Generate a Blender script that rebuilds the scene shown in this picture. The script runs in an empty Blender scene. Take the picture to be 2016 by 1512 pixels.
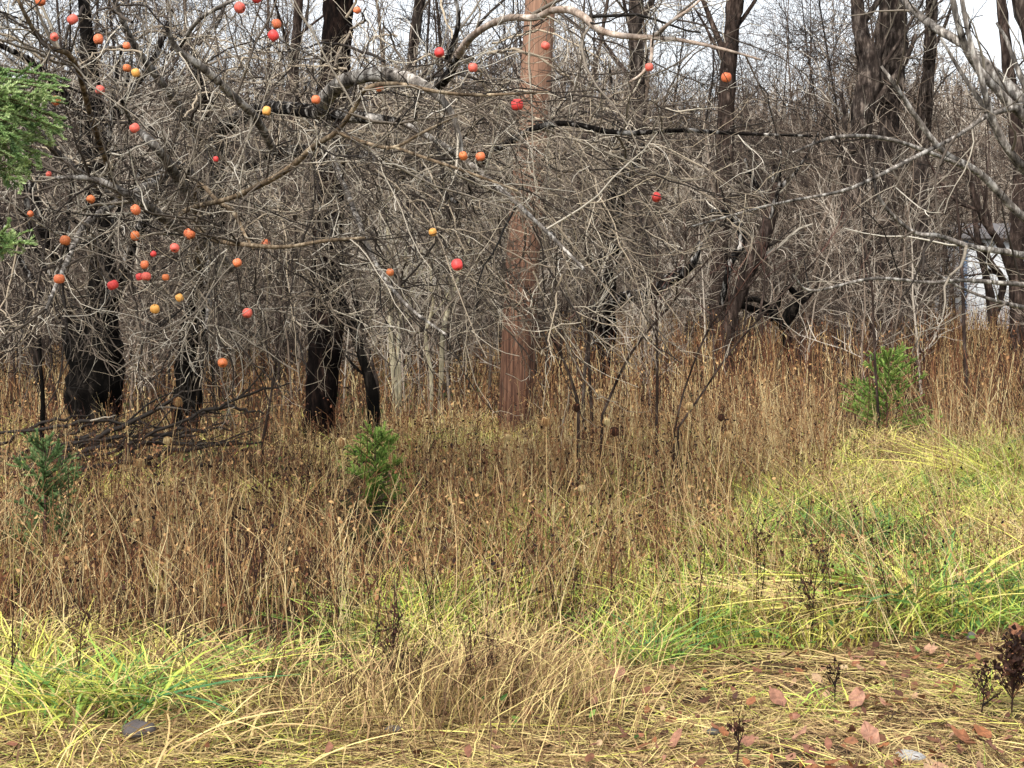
import bpy, math, numpy as np
from mathutils import Vector, Matrix

# ------------------------------------------------------------------ camera, sky, sun, exposure
SC = bpy.context.scene
COL = SC.collection
F, CX, CY, W0, H0 = 2912.0, 1008.0, 756.0, 2016, 1512
CAMH, PITCH = 1.6, math.atan((756 - 560) / 2912.0)
cd = bpy.data.cameras.new("camera"); cam = bpy.data.objects.new("camera", cd); COL.objects.link(cam)
cd.sensor_width = 36; cd.lens = 36 * F / W0; cd.clip_start = 0.05; cd.clip_end = 2000
cam.location = (0, 0, CAMH); cam.rotation_euler = (math.pi / 2 - PITCH, 0, 0)
SC.camera = cam
SUN_EL, SUN_AZ = math.radians(48), math.radians(205)      # behind the camera, a little to the left
world = bpy.data.worlds.new("World"); SC.world = world; world.use_nodes = True
nt = world.node_tree; nt.nodes.clear()
sky = nt.nodes.new("ShaderNodeTexSky"); sky.sky_type = 'NISHITA'; sky.sun_disc = False
sky.sun_elevation = SUN_EL; sky.sun_rotation = SUN_AZ; sky.dust_density = 3.0; sky.air_density = 1.0
hs = nt.nodes.new("ShaderNodeHueSaturation"); hs.inputs['Saturation'].default_value = 0.24
bg = nt.nodes.new("ShaderNodeBackground"); bg.inputs[1].default_value = 0.15
wo = nt.nodes.new("ShaderNodeOutputWorld")
nt.links.new(sky.outputs[0], hs.inputs['Color']); nt.links.new(hs.outputs[0], bg.inputs[0]); nt.links.new(bg.outputs[0], wo.inputs[0])
sd = bpy.data.lights.new("sun", 'SUN'); sun = bpy.data.objects.new("sun", sd); COL.objects.link(sun)
sd.energy = 1.5; sd.angle = math.radians(22); sd.color = (1.0, 0.96, 0.9)
sv = Vector((math.sin(SUN_AZ) * math.cos(SUN_EL), math.cos(SUN_AZ) * math.cos(SUN_EL), math.sin(SUN_EL)))
sun.rotation_euler = sv.to_track_quat('Z', 'Y').to_euler()
SC.view_settings.view_transform = 'Standard'; SC.view_settings.look = 'None'
SC.view_settings.gamma = 1; SC.view_settings.exposure = 1.05
SC.cycles.max_bounces = 4; SC.cycles.diffuse_bounces = 1; SC.cycles.glossy_bounces = 2; SC.cycles.transmission_bounces = 2

# ------------------------------------------------------------------ helpers
rng = np.random.default_rng(7)
SP, CP = math.sin(PITCH), math.cos(PITCH)

def P(px, py, d):
    """point seen at photo pixel (px,py) standing d metres ahead"""
    u = (px - CX) / F; v = (CY - py) / F
    dy = CP + v * SP; dz = -SP + v * CP
    k = d / dy
    return np.array([u * k, d, CAMH + dz * k])

def proj(X):
    x, y, z = X[..., 0], X[..., 1], X[..., 2] - CAMH
    f = y * CP - z * SP; u = y * SP + z * CP
    return CX + F * x / f, CY - F * u / f

def hsh(i, j, s):
    a = np.sin(i * 127.1 + j * 311.7 + s * 74.7) * 43758.5453
    return a - np.floor(a)

def vn(x, y, s=0.0):
    xi, yi = np.floor(x), np.floor(y); fx, fy = x - xi, y - yi
    fx = fx * fx * (3 - 2 * fx); fy = fy * fy * (3 - 2 * fy)
    a, b, c, d = hsh(xi, yi, s), hsh(xi + 1, yi, s), hsh(xi, yi + 1, s), hsh(xi + 1, yi + 1, s)
    return (a * (1 - fx) + b * fx) * (1 - fy) + (c * (1 - fx) + d * fx) * fy

def fbm(x, y, s=0.0):
    return .55 * vn(x, y, s) + .3 * vn(x * 2.1, y * 2.1, s + 3) + .15 * vn(x * 4.3, y * 4.3, s + 9)

def gz(x, y):
    """terrain height"""
    x = np.asarray(x, float); y = np.asarray(y, float)
    b = (vn(x * .9, y * .9, 1) - .5) * .07 + (vn(x * 2.7, y * 2.7, 2) - .5) * .035
    t = np.clip((y - 62) / 75, 0, 1); t = t * t * (3 - 2 * t)
    return b * np.clip(40 / np.maximum(y, 1), 0, 1) + t * (8.5 + 3.0 * np.sin(x * .035 + 1.0) - 0.02 * x)

def G(px, py):
    """ground point (x,y) under a photo pixel"""
    v = (CY - py) / F; dy = CP + v * SP; dz = -SP + v * CP
    k = CAMH / -dz
    return (px - CX) / F * k, dy * k

def norm(v):
    return v / np.maximum(np.linalg.norm(v, axis=-1, keepdims=True), 1e-9)

class Geo:
    def __init__(s): s.v = []; s.f = []; s.t = []; s.n = 0; s.mi = []
    def add(s, V, Fq, T, mi=0):
        s.v.append(V.reshape(-1, 3)); s.f.append(Fq.reshape(-1, 4) + s.n); s.t.append(np.broadcast_to(T, (len(s.v[-1]),)).astype(np.float32))
        s.mi.append(np.full(len(s.f[-1]), mi, np.int32)); s.n += len(s.v[-1])
    def tubes(s, Pt, R, T, S=3, mi=0, cap=False):
        if len(Pt) == 0: return
        M, K = Pt.shape[:2]
        tan = np.empty_like(Pt); tan[:, 1:-1] = Pt[:, 2:] - Pt[:, :-2]; tan[:, 0] = Pt[:, 1] - Pt[:, 0]; tan[:, -1] = Pt[:, -1] - Pt[:, -2]
        tan = norm(tan)
        ref = np.where(np.abs(norm(Pt[:, -1] - Pt[:, 0])[:, 2:3]) > .8, np.array([[1., .15, 0]]), np.array([[.1, .05, 1.]]))[:, None, :]
        a = norm(np.cross(tan, ref)); b = np.cross(tan, a)
        an = np.arange(S) * 2 * math.pi / S
        if R.ndim == 2: R = R[:, :, None]
        V = Pt[:, :, None, :] + R[..., None] * (np.cos(an)[None, None, :, None] * a[:, :, None, :] + np.sin(an)[None, None, :, None] * b[:, :, None, :])
        base = np.arange(M)[:, None, None] * K * S; k = np.arange(K - 1)[None, :, None] * S; j = np.arange(S)[None, None, :]; j2 = (j + 1) % S
        Fq = np.stack([base + k + j, base + k + j2, base + k + S + j2, base + k + S + j], -1)
        T = np.asarray(T, float)
        TT = np.repeat(np.broadcast_to(T, (M,)) if T.ndim < 2 else T.reshape(-1), S * K if T.ndim < 2 else S)
        s.add(V, Fq, TT, mi)
    def ribbons(s, Pt, Wd, T, side=None, mi=0):
        if len(Pt) == 0: return
        M, K = Pt.shape[:2]
        if side is None:
            an = rng.uniform(0, 2 * math.pi, M); side = np.stack([np.cos(an), np.sin(an), np.zeros(M)], -1)
        if side.ndim == 2: side = side[:, None, :]
        V = np.stack([Pt - side * Wd[..., None] * .5, Pt + side * Wd[..., None] * .5], 2)
        base = np.arange(M)[:, None] * K * 2; k = np.arange(K - 1)[None, :] * 2
        Fq = np.stack([base + k, base + k + 1, base + k + 3, base + k + 2], -1)
        s.add(V, Fq, np.repeat(np.broadcast_to(T, (M,)), K * 2), mi)
    def quads(s, V, T, mi=0):                   # V (M,4,3)
        if len(V) == 0: return
        s.add(V, np.arange(len(V) * 4).reshape(-1, 4), np.repeat(np.broadcast_to(T, (len(V),)), 4), mi)
    def build(s, name, mats, parent=None, smooth=True, origin=None):
        me = bpy.data.meshes.new(name)
        V = np.concatenate(s.v).astype(np.float32); Fq = np.concatenate(s.f).astype(np.int32)
        if origin is not None: V = V - np.asarray(origin, np.float32)
        me.vertices.add(len(V)); me.vertices.foreach_set("co", V.ravel())
        me.loops.add(Fq.size); me.loops.foreach_set("vertex_index", Fq.ravel())
        me.polygons.add(len(Fq)); me.polygons.foreach_set("loop_start", np.arange(len(Fq), dtype=np.int32) * 4)
        me.polygons.foreach_set("material_index", np.concatenate(s.mi))
        me.polygons.foreach_set("use_smooth", np.full(len(Fq), smooth))
        me.update(calc_edges=True)
        at = me.attributes.new("tint", 'FLOAT', 'POINT'); at.data.foreach_set("value", np.concatenate(s.t))
        if not isinstance(mats, (list, tuple)): mats = [mats]
        for m in mats: me.materials.append(m)
        o = bpy.data.objects.new(name, me); COL.objects.link(o)
        if parent is not None: o.parent = parent
        if origin is not None and parent is None: o.location = origin
        return o

def tag(o, label=None, cat=None, group=None, kind=None):
    if label: o['label'] = label
    if cat: o['category'] = cat
    if group: o['group'] = group
    if kind: o['kind'] = kind
    return o

def empty(name, loc):
    o = bpy.data.objects.new(name, None); o.location = [float(c) for c in loc]; o.empty_display_size = .1; COL.objects.link(o); return o

def spline(pts, n):
    """Catmull-Rom through rows of pts -> n rows"""
    p = np.asarray(pts, float); p = np.vstack([2 * p[0] - p[1], p, 2 * p[-1] - p[-2]])
    seg = len(p) - 3; t = np.linspace(0, seg - 1e-6, n); i = t.astype(int); f = (t - i)[:, None]
    a, b, c, d = p[i], p[i + 1], p[i + 2], p[i + 3]
    return .5 * ((2 * b) + (-a + c) * f + (2 * a - 5 * b + 4 * c - d) * f ** 2 + (-a + 3 * b - 3 * c + d) * f ** 3)

def limb_pts(rows, n=None):
    """rows (px, py, d, width_px) -> centre line (n,3) and radius (n)"""
    r = np.array(rows, float)
    q = np.array([P(a, b, c) for a, b, c, w in r]); rad = r[:, 3] * r[:, 2] / F * .5
    n = n or max(6, 4 * (len(r) - 1) + 1)
    s = spline(np.hstack([q, rad[:, None]]), n)
    return s[:, :3], np.maximum(s[:, 3], .0015)

def resample(pt, R, n):
    i = np.linspace(0, len(pt) - 1, n); j = np.minimum(i.astype(int), len(pt) - 2); f = (i - j)[:, None]
    return pt[j] * (1 - f) + pt[j + 1] * f, R[j] * (1 - f[:, 0]) + R[j + 1] * f[:, 0]

def grow(Pa, Ra, Ta, dens, L0, L1, a0, a1, K=5, wander=.25, up=0.0, tmin=.1, tmax=1., rr=.6, rtip=.35, rmin=.001, rmax=1e9, fixed=None, tj=.18, taper=.45):
    """children of the polylines Pa (M,K,3)"""
    M, Kp = Pa.shape[:2]
    ln = np.linalg.norm(np.diff(Pa, axis=1), axis=2).sum(1)
    n = rng.poisson(ln * dens * (tmax - tmin)) if fixed is None else np.full(M, fixed)
    idx = np.repeat(np.arange(M), n); N = len(idx)
    if N == 0: return np.zeros((0, K, 3)), np.zeros((0, K)), np.zeros(0)
    t01 = rng.uniform(tmin, tmax, N); t = t01 * (Kp - 1 - 1e-6); i = t.astype(int); f = (t - i)[:, None]
    p0, p1 = Pa[idx, i], Pa[idx, i + 1]; base = p0 * (1 - f) + p1 * f; tan = norm(p1 - p0)
    r0 = np.clip((Ra[idx, i] * (1 - f[:, 0]) + Ra[idx, i + 1] * f[:, 0]) * rr * rng.uniform(.7, 1.1, N), rmin, rmax)
    perp = norm(np.cross(tan, rng.normal(size=(N, 3)))); an = np.radians(rng.uniform(a0, a1, N))[:, None]
    d = norm(np.cos(an) * tan + np.sin(an) * perp)
    L = rng.uniform(L0, L1, N) * (1 - taper * t01)
    out = np.empty((N, K, 3)); out[:, 0] = base
    for k in range(1, K):
        d = norm(d + wander * rng.normal(size=(N, 3)) + np.array([0, 0, up])); out[:, k] = out[:, k - 1] + d * (L / (K - 1))[:, None]
    R = (r0 * np.clip(rng.lognormal(0, .3, N), .5, 2.0))[:, None] * np.linspace(1, rtip, K)[None]
    T = np.clip(Ta[idx] + rng.normal(0, tj, N), 0, 1)
    return out, R, T

# ------------------------------------------------------------------ materials
def nodes(name):
    m = bpy.data.materials.new(name); m.use_nodes = True; t = m.node_tree
    return m, t, t.nodes["Principled BSDF"]

def ramp(t, stops, src):
    r = t.nodes.new("ShaderNodeValToRGB"); e = r.color_ramp.elements
    while len(e) < len(stops): e.new(.5)
    for el, (p, c) in zip(e, stops): el.position = p; el.color = (*c, 1)
    t.links.new(src, r.inputs[0]); return r

def attr(t, n='tint'):
    a = t.nodes.new("ShaderNodeAttribute"); a.attribute_name = n; return a.outputs['Fac']

def noise(t, scale, detail=4, rough=.6, coord='Object', stretch=None):
    tc = t.nodes.new("ShaderNodeTexCoord"); n = t.nodes.new("ShaderNodeTexNoise")
    n.inputs['Scale'].default_value = scale; n.inputs['Detail'].default_value = detail; n.inputs['Roughness'].default_value = rough
    if stretch:
        mp = t.nodes.new("ShaderNodeMapping"); mp.inputs['Scale'].default_value = stretch
        t.links.new(tc.outputs[coord], mp.inputs[0]); t.links.new(mp.outputs[0], n.inputs['Vector'])
    else: t.links.new(tc.outputs[coord], n.inputs['Vector'])
    return n.outputs['Fac']

def mixc(t, fac, a, b, mode='MIX'):
    m = t.nodes.new("ShaderNodeMix"); m.data_type = 'RGBA'; m.blend_type = mode
    for s, v in ((m.inputs[0], fac), (m.inputs[6], a), (m.inputs[7], b)):
        if isinstance(v, (int, float)): s.default_value = v
        elif isinstance(v, tuple): s.default_value = (*v, 1)
        else: t.links.new(v, s)
    return m.outputs[2]

def mat_tint(name, stops, rough=.8, nscale=None, spec=.25, trans=0.0):
    m, t, b = nodes(name)
    c = ramp(t, stops, attr(t)).outputs[0]
    if nscale:
        nz = ramp(t, [(.3, (.55, .55, .55)), (.75, (1.25, 1.22, 1.15))], noise(t, nscale)).outputs[0]
        c = mixc(t, 1.0, c, nz, 'MULTIPLY')
    t.links.new(c, b.inputs['Base Color']); b.inputs['Roughness'].default_value = rough; b.inputs['Specular IOR Level'].default_value = spec
    if trans:
        tr = t.nodes.new("ShaderNodeBsdfTranslucent"); mx = t.nodes.new("ShaderNodeMixShader"); mx.inputs[0].default_value = trans
        t.links.new(c, tr.inputs[0]); t.links.new(b.outputs[0], mx.inputs[1]); t.links.new(tr.outputs[0], mx.inputs[2])
        t.links.new(mx.outputs[0], t.nodes["Material Output"].inputs[0])
    return m

def mat_bark(name, dark, mid, pale, pale_at=.62, scale=9, bump=.9, stretch=(1, 1, .25)):
    m, t, b = nodes(name)
    f = noise(t, scale, 8, .68, stretch=stretch)
    c = ramp(t, [(.35, dark), (.52, mid), (pale_at, pale)], f).outputs[0]
    f2 = noise(t, scale * .35, 3, .5)
    c = mixc(t, 1.0, c, ramp(t, [(.35, (.5, .5, .5)), (.65, (1.15, 1.1, 1.05))], f2).outputs[0], 'MULTIPLY')
    t.links.new(c, b.inputs['Base Color']); b.inputs['Roughness'].default_value = .95; b.inputs['Specular IOR Level'].default_value = .04
    bp = t.nodes.new("ShaderNodeBump"); bp.inputs['Strength'].default_value = bump; bp.inputs['Distance'].default_value = .03
    t.links.new(f, bp.inputs['Height']); t.links.new(bp.outputs[0], b.inputs['Normal'])
    return m

M = {}
M['twig'] = mat_tint('twig_bark', [(0, (.005, .004, .003)), (.35, (.024, .017, .012)), (.55, (.11, .087, .066)), (.74, (.33, .285, .22)), (1, (.60, .55, .46))], .75)
M['twig_warm'] = mat_tint('warm_twig_bark', [(0, (.008, .006, .004)), (.35, (.035, .025, .018)), (.6, (.17, .135, .10)), (.8, (.42, .34, .24)), (1, (.64, .57, .45))], .7)
M['twig_far'] = mat_tint('far_twig_bark', [(0, (.008, .006, .005)), (.4, (.055, .038, .029)), (.7, (.20, .15, .11)), (1, (.48, .42, .34))], .9)
M['twig_red'] = mat_tint('red_twig_bark', [(0, (.04, .018, .014)), (.5, (.13, .06, .045)), (1, (.28, .17, .12))], .7)
M['limb'] = mat_bark('limb_bark', (.03, .026, .023), (.22, .20, .18), (.56, .54, .50), .60, 24)
M['limb_dark'] = mat_bark('dark_limb_bark', (.003, .0028, .0028), (.012, .010, .009), (.50, .48, .45), .66, 15)
M['limb_tan'] = mat_bark('tan_limb_bark', (.05, .036, .024), (.20, .15, .10), (.50, .42, .30), .66, 26, .4)
M['limb_pink'] = mat_bark('pinkish_limb_bark', (.18, .13, .10), (.42, .34, .28), (.66, .60, .53), .66, 26, .4)
M['trunk_black'] = mat_bark('shade_black_bark', (.0015, .0014, .0013), (.006, .0052, .0046), (.045, .038, .032), .70, 11, 1.0)  # crushed shade put into the bark colour, hence nearly black
M['trunk_brown'] = mat_bark('rough_brown_bark', (.012, .009, .008), (.05, .036, .030), (.17, .13, .11), .7, 14, 1.0)
M['trunk_dark'] = mat_bark('dark_reddish_bark', (.0016, .0013, .0012), (.007, .005, .0045), (.045, .028, .022), .72, 13, 1.0)
M['trunk_grey'] = mat_bark('grey_brown_bark', (.010, .008, .007), (.055, .043, .037), (.24, .20, .17), .68, 14, 1.0)
M['trunk_pale'] = mat_bark('pale_sapling_bark', (.22, .19, .12), (.42, .38, .26), (.60, .56, .42), .66, 20, .4)
M['needle'] = mat_tint('spruce_needle', [(0, (.04, .09, .03)), (.5, (.22, .36, .11)), (1, (.55, .66, .30))], .55, spec=.4, trans=.15)
M['needle_bright'] = mat_tint('young_spruce_needle', [(0, (.03, .09, .015)), (.5, (.18, .33, .06)), (1, (.48, .64, .16))], .55, trans=.2)
M['needle_blue'] = mat_tint('bluish_spruce_needle', [(0, (.02, .05, .02)), (.5, (.13, .24, .08)), (1, (.34, .48, .19))], .55, trans=.15)
GR = [(0, (.03, .016, .009)), (.14, (.14, .075, .035)), (.3, (.46, .30, .14)), (.48, (.74, .60, .25)), (.6, (.70, .66, .13)), (.75, (.33, .48, .08)), (.88, (.12, .25, .06)), (1, (.05, .16, .06))]
M['grass'] = mat_tint('grass_blade', GR, .6, trans=.12)
M['weed'] = mat_tint('dry_weed', [(0, (.010, .005, .004)), (.25, (.055, .022, .013)), (.5, (.21, .088, .040)), (.72, (.42, .25, .105)), (1, (.76, .62, .33))], .85, trans=.08)
M['leaf'] = mat_tint('fallen_leaf', [(0, (.07, .03, .02)), (.25, (.20, .09, .05)), (.45, (.34, .14, .06)), (.6, (.25, .11, .07)), (.8, (.40, .21, .14)), (1, (.52, .38, .22))], .6, nscale=60, trans=.15)
M['herb'] = mat_tint('herb_leaf', [(0, (.02, .06, .015)), (.5, (.08, .18, .035)), (1, (.26, .38, .08))], .5, trans=.25)

def mat_ground():
    m, t, b = nodes('earth_and_litter')
    c = ramp(t, [(.28, (.010, .006, .004)), (.45, (.035, .022, .013)), (.6, (.09, .06, .034)), (.75, (.19, .14, .08))], noise(t, 14, 9, .72)).outputs[0]
    g = ramp(t, [(.48, (0, 0, 0)), (.62, (1, 1, 1))], noise(t, 1.3, 4, .6)).outputs[0]
    c = mixc(t, g, c, (.04, .055, .014))
    t.links.new(c, b.inputs['Base Color']); b.inputs['Roughness'].default_value = .95; b.inputs['Specular IOR Level'].default_value = .1
    bp = t.nodes.new("ShaderNodeBump"); bp.inputs['Strength'].default_value = .8; bp.inputs['Distance'].default_value = .03
    t.links.new(noise(t, 30, 8, .7), bp.inputs['Height']); t.links.new(bp.outputs[0], b.inputs['Normal'])
    return m
M['ground'] = mat_ground()
def mat_hill():
    m, t, b = nodes('leafless_hillside')
    c = ramp(t, [(.3, (.05, .04, .032)), (.5, (.12, .095, .075)), (.7, (.20, .165, .13))], noise(t, 1.4, 9, .75, stretch=(1, 1, .4))).outputs[0]
    t.links.new(c, b.inputs['Base Color']); b.inputs['Roughness'].default_value = 1; return m
M['hill'] = mat_hill()

# ------------------------------------------------------------------ ground sheet, hill
def sheet(xs, ys, name, mat):
    X, Y = np.meshgrid(xs, ys); Z = gz(X, Y); V = np.stack([X, Y, Z], -1)
    ny, nx = X.shape; i = np.arange(ny - 1)[:, None] * nx; j = np.arange(nx - 1)[None]
    Fq = np.stack([i + j, i + j + 1, i + j + nx + 1, i + j + nx], -1)
    g = Geo(); g.add(V, Fq, np.zeros(V.shape[0] * V.shape[1])); return g.build(name, mat)
near = np.concatenate([np.arange(-6, 24, .12), np.geomspace(24.2, 60, 60)])
tag(sheet(np.concatenate([np.linspace(-60, -10, 40), np.arange(-9.8, 10, .2), np.linspace(10.2, 60, 40)]), near, 'ground', M['ground']), kind='structure')
tag(sheet(np.linspace(-190, 190, 120), np.concatenate([np.linspace(60, 150, 60), np.linspace(155, 600, 20)]), 'hill', M['hill']), kind='structure')
g = Geo()
o = sheet(np.array([-700., -60.]), np.array([-60., 60.]), 'ground', M['ground'])
o.data.name = 'ground_left'; tag(o, kind='structure')
o = sheet(np.array([60., 700.]), np.array([-60., 60.]), 'ground', M['ground']); tag(o, kind='structure')
o = sheet(np.array([-60., 60.]), np.array([-60., -6.]), 'ground', M['ground']); tag(o, kind='structure')

# ------------------------------------------------------------------ tree building
def gnarl(pt, R, S, amp=.16, seed=0):
    """per-angle radius with bark-scale lumps"""
    K = len(pt); an = np.arange(S)
    s = np.cumsum(np.concatenate([[0], np.linalg.norm(np.diff(pt, axis=0), axis=1)]))
    n = vn(s[:, None] * 5 + seed, an[None] * .9 + seed * 3.1, 5) - .5 + .6 * (vn(s[:, None] * 15 + seed, an[None] * 2.0, 8) - .5)
    n[:, -1] = (n[:, 0] + n[:, -2]) / 2
    return R[:, None] * (1 + amp * n)

def stem(g, rows, S=9, amp=.2, n=None, tint=.5, mi=0, to_ground=False):
    pt, R = limb_pts(rows, n)
    if to_ground: pt[0, 2] = min(pt[0, 2], gz(pt[0, 0], pt[0, 1])) - .05
    g.tubes(pt[None], gnarl(pt, R, S, amp, rows[0][0])[None], tint, S, mi)
    return pt, R

def crown_twigs(g, limbs, levels, tint=.55, K0=9, S=3, ribbon_last=False):
    """limbs: list of (pts, R); levels: list of dicts for grow; fills g and returns all polylines"""
    q = [resample(a, b, K0) for a, b in limbs]
    Pa = np.array([a for a, b in q]); Ra = np.array([b for a, b in q]); Ta = np.full(len(Pa), tint)
    allp = []
    for li, lv in enumerate(levels):
        lv = dict(lv); Pc, Rc, Tc = grow(Pa, Ra, Ta, **lv)
        g.tubes(Pc, Rc, Tc, 4 if li == 0 else S); allp.append(Pc); Pa, Ra, Ta = Pc, Rc, Tc
    return allp

def up_limbs(rows_top, n, L0, L1, r0, spread=.5, up=.25, K=7):
    """n ascending limbs that leave the stem (pt,R)"""
    pt, R = resample(rows_top[0], rows_top[1], 12)
    Pc, Rc, _ = grow(pt[None], R[None], np.array([.5]), 0, L0, L1, 25, 65, K, .13, up, .35, 1., .5, .3, .01, r0, fixed=n)
    return [(Pc[i], Rc[i]) for i in range(len(Pc))]

def extend_up(rows, d, top=11.0, w=20, lean=0.0):
    """carry a trunk on above the frame to a real tree height"""
    a = rows[-1]; base = P(a[0], a[1], a[2]); k = F / d
    out = list(rows)
    for f in (.35, .7, 1.0):
        z = base[2] + (top - base[2]) * f
        out.append((a[0] + lean * k * f, 560 - (z - CAMH) * k * (1.0), d, a[3] + (w - a[3]) * f))
    return out

exec_apples = []
# ---- apple tree whose crown fills the upper left
def build_apple_tree():
    root = empty('apple_tree', (P(365, 875, 15)[0], 15.0, 0))
    loc = np.array(root.location)
    tag(root, 'old spreading apple tree with narrow black trunk, tangled crown hung with red apples', 'tree')
    g = Geo(); tr = stem(g, [(362, 905, 15, 70), (366, 820, 15, 58), (375, 700, 14.8, 54), (395, 580, 14.2, 46), (415, 480, 13.4, 38), (435, 405, 12.6, 34)], 14, .3, 40, to_ground=True)
    g.build('trunk', M['trunk_black'], root, origin=loc)
    L = []
    spec = [
     ('limb_dark', [(430, 425, 12.8, 34), (400, 380, 12.4, 30), (350, 330, 12, 28), (295, 365, 11.5, 24), (235, 400, 11, 18)]),
     ('limb_dark', [(435, 410, 12.6, 34), (425, 320, 12, 30), (432, 262, 11.5, 28), (500, 216, 11, 26), (560, 212, 9.6, 26), (640, 224, 9.0, 25), (720, 232, 8.8, 22), (790, 240, 8.7, 13)]),
     ('limb_dark', [(408, 225, 11.4, 22), (405, 190, 11.2, 20), (392, 160, 11, 18), (384, 128, 10.8, 14), (380, 90, 10.6, 9)]),
     ('limb', [(540, 300, 9.0, 15), (505, 235, 8.6, 16), (460, 190, 8.3, 17), (400, 135, 8.0, 16), (350, 98, 7.9, 13), (330, 60, 7.8, 9)]),
     ('limb', [(628, 222, 8.6, 30), (640, 196, 8.4, 32), (672, 164, 8.2, 31), (725, 148, 8.0, 30), (785, 151, 7.9, 27), (838, 170, 7.8, 20), (880, 210, 7.8, 14), (902, 260, 7.8, 9), (915, 320, 7.8, 7)]),
     ('limb_dark', [(470, 330, 12, 26), (560, 300, 11.6, 26), (650, 300, 11.2, 26), (740, 312, 10.8, 26), (800, 335, 10.4, 24), (850, 365, 10, 14), (900, 400, 9.6, 8)]),
     ('limb', [(430, 470, 13, 22), (395, 430, 11.6, 20), (365, 372, 9.4, 20), (335, 330, 8.8, 20), (300, 282, 8.5, 18), (262, 245, 8.8, 11), (240, 200, 8.4, 8)]),
     ('limb', [(455, 530, 12.5, 14), (430, 498, 11.2, 14), (385, 468, 10, 14), (335, 440, 8.6, 18), (290, 405, 8.2, 19), (240, 378, 8.0, 17), (180, 352, 7.9, 14), (105, 350, 7.8, 7)]),
     ('limb_tan', [(330, 445, 10.5, 11), (370, 412, 8.6, 10), (460, 388, 7.9, 11), (560, 338, 7.4, 12), (618, 288, 7.2, 11), (664, 258, 7.1, 10), (700, 208, 7, 9), (722, 174, 6.9, 9), (780, 165, 6.9, 8), (860, 180, 6.8, 7), (940, 187, 6.8, 6), (1080, 181, 6.7, 4)]),
     ('limb_tan', [(664, 260, 7.1, 8), (720, 281, 7, 8), (775, 290, 6.9, 7), (830, 262, 6.8, 6), (900, 228, 6.7, 4)]),
     ('limb_tan', [(775, 289, 6.9, 6), (840, 312, 6.8, 6), (930, 342, 6.7, 5), (1020, 376, 6.7, 4)]),
     ('limb_tan', [(395, 560, 11, 9), (385, 375, 8.6, 8), (430, 398, 8.2, 9), (462, 420, 8, 9), (480, 458, 7.9, 7), (500, 492, 7.8, 5)]),
     ('limb_tan', [(380, 440, 9, 9), (415, 470, 8.2, 10), (480, 481, 7.8, 9), (560, 486, 7.6, 8), (640, 474, 7.5, 7), (720, 468, 7.4, 5)]),
     ('limb_dark', [(860, 172, 9.2, 20), (885, 145, 9, 20), (902, 108, 8.8, 17)]),
     ('limb_pink', [(902, 108, 8.8, 16), (925, 76, 8.5, 15), (962, 50, 8.2, 14), (1005, 35, 7.9, 14), (1055, 35, 7.7, 14), (1085, 21, 7.6, 14), (1120, 19, 7.5, 15), (1150, 34, 7.4, 15), (1176, 56, 7.3, 14), (1215, 69, 7.2, 12), (1285, 74, 7.1, 11), (1345, 80, 7, 8), (1420, 96, 6.9, 6), (1500, 118, 6.9, 4)]),
     ('limb_pink', [(1285, 74, 7.1, 8), (1320, 44, 7, 7), (1362, 14, 7, 5), (1400, -20, 7, 4)]),
     ('limb_pink', [(1284, 76, 7.1, 8), (1281, 118, 7, 7), (1262, 146, 7, 5), (1238, 162, 7, 4)]),
     ('limb_dark', [(880, 118, 8.9, 11), (900, 60, 8.8, 10), (900, 10, 8.8, 8), (880, -40, 8.8, 6)]),
     ('limb_dark', [(930, 330, 10.5, 18), (1010, 276, 9.6, 14), (1060, 251, 9.3, 13), (1120, 243, 9.1, 11), (1220, 262, 8.9, 10), (1340, 256, 8.8, 9), (1430, 262, 8.8, 7), (1600, 268, 8.8, 5)]),
     ('limb', [(790, 240, 9.6, 12), (880, 290, 9.0, 11), (960, 350, 8.6, 10), (1060, 440, 8.2, 8), (1150, 530, 8, 6)]),
     ('limb', [(650, 300, 11, 12), (700, 420, 9.4, 11), (740, 520, 8.8, 9), (800, 600, 8.4, 7), (880, 660, 8.1, 5)]),
     ('limb', [(420, 470, 12.6, 14), (408, 540, 10.4, 14), (412, 590, 9.6, 12), (405, 650, 9, 7)]),
     ('limb_tan', [(240, 400, 10, 12), (185, 250, 8.4, 12), (146, 120, 7.6, 11), (88, 88, 7.2, 10), (42, 14, 7, 8), (20, -50, 7, 6)]),
     ('limb', [(295, 365, 11.3, 16), (180, 430, 9.6, 13), (130, 520, 8.8, 11), (90, 610, 8.3, 7)]),
     ('limb', [(235, 400, 11, 14), (110, 300, 9.6, 14), (60, 230, 9, 12), (-20, 150, 8.6, 9)]),
     ('limb', [(350, 98, 8.8, 9), (390, 40, 8.4, 9), (440, 10, 8.2, 8), (520, -30, 8, 6)]),
     ('limb', [(430, 320, 12, 20), (330, 180, 11, 17), (260, 80, 10.4, 13), (210, -40, 10, 9)]),
    ]
    for mname, rows in spec:
        rows = [(a, b, d if d > 11 else d * .92, w) for a, b, d, w in rows]; g = Geo(); pr = stem(g, rows, 8, .22); g.build('limb', M[mname], root, origin=loc); L.append(pr)
    # long whippy shoots thrown out to the right and down
    sh = []
    for i in range(120):
        a = rng.uniform(0, 1)
        x0, y0 = rng.uniform(380, 1180), rng.uniform(160, 400); d0 = rng.uniform(8.3, 11.5)
        dx = rng.uniform(60, 480); dy = rng.uniform(30, 390) * (1.1 if x0 < 1000 else .8)
        if x0 < 700: dx *= rng.uniform(-.4, .9)
        b = rng.uniform(-70, 25)
        sh.append([(x0, y0, d0, 3.6), (x0 + dx * .35, y0 + dy * .22 + b, d0 - .4, 3.2), (x0 + dx * .7, y0 + dy * .6 + b * .6, d0 - .8, 2.6), (x0 + dx, y0 + dy, d0 - 1, 1.7)])
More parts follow.
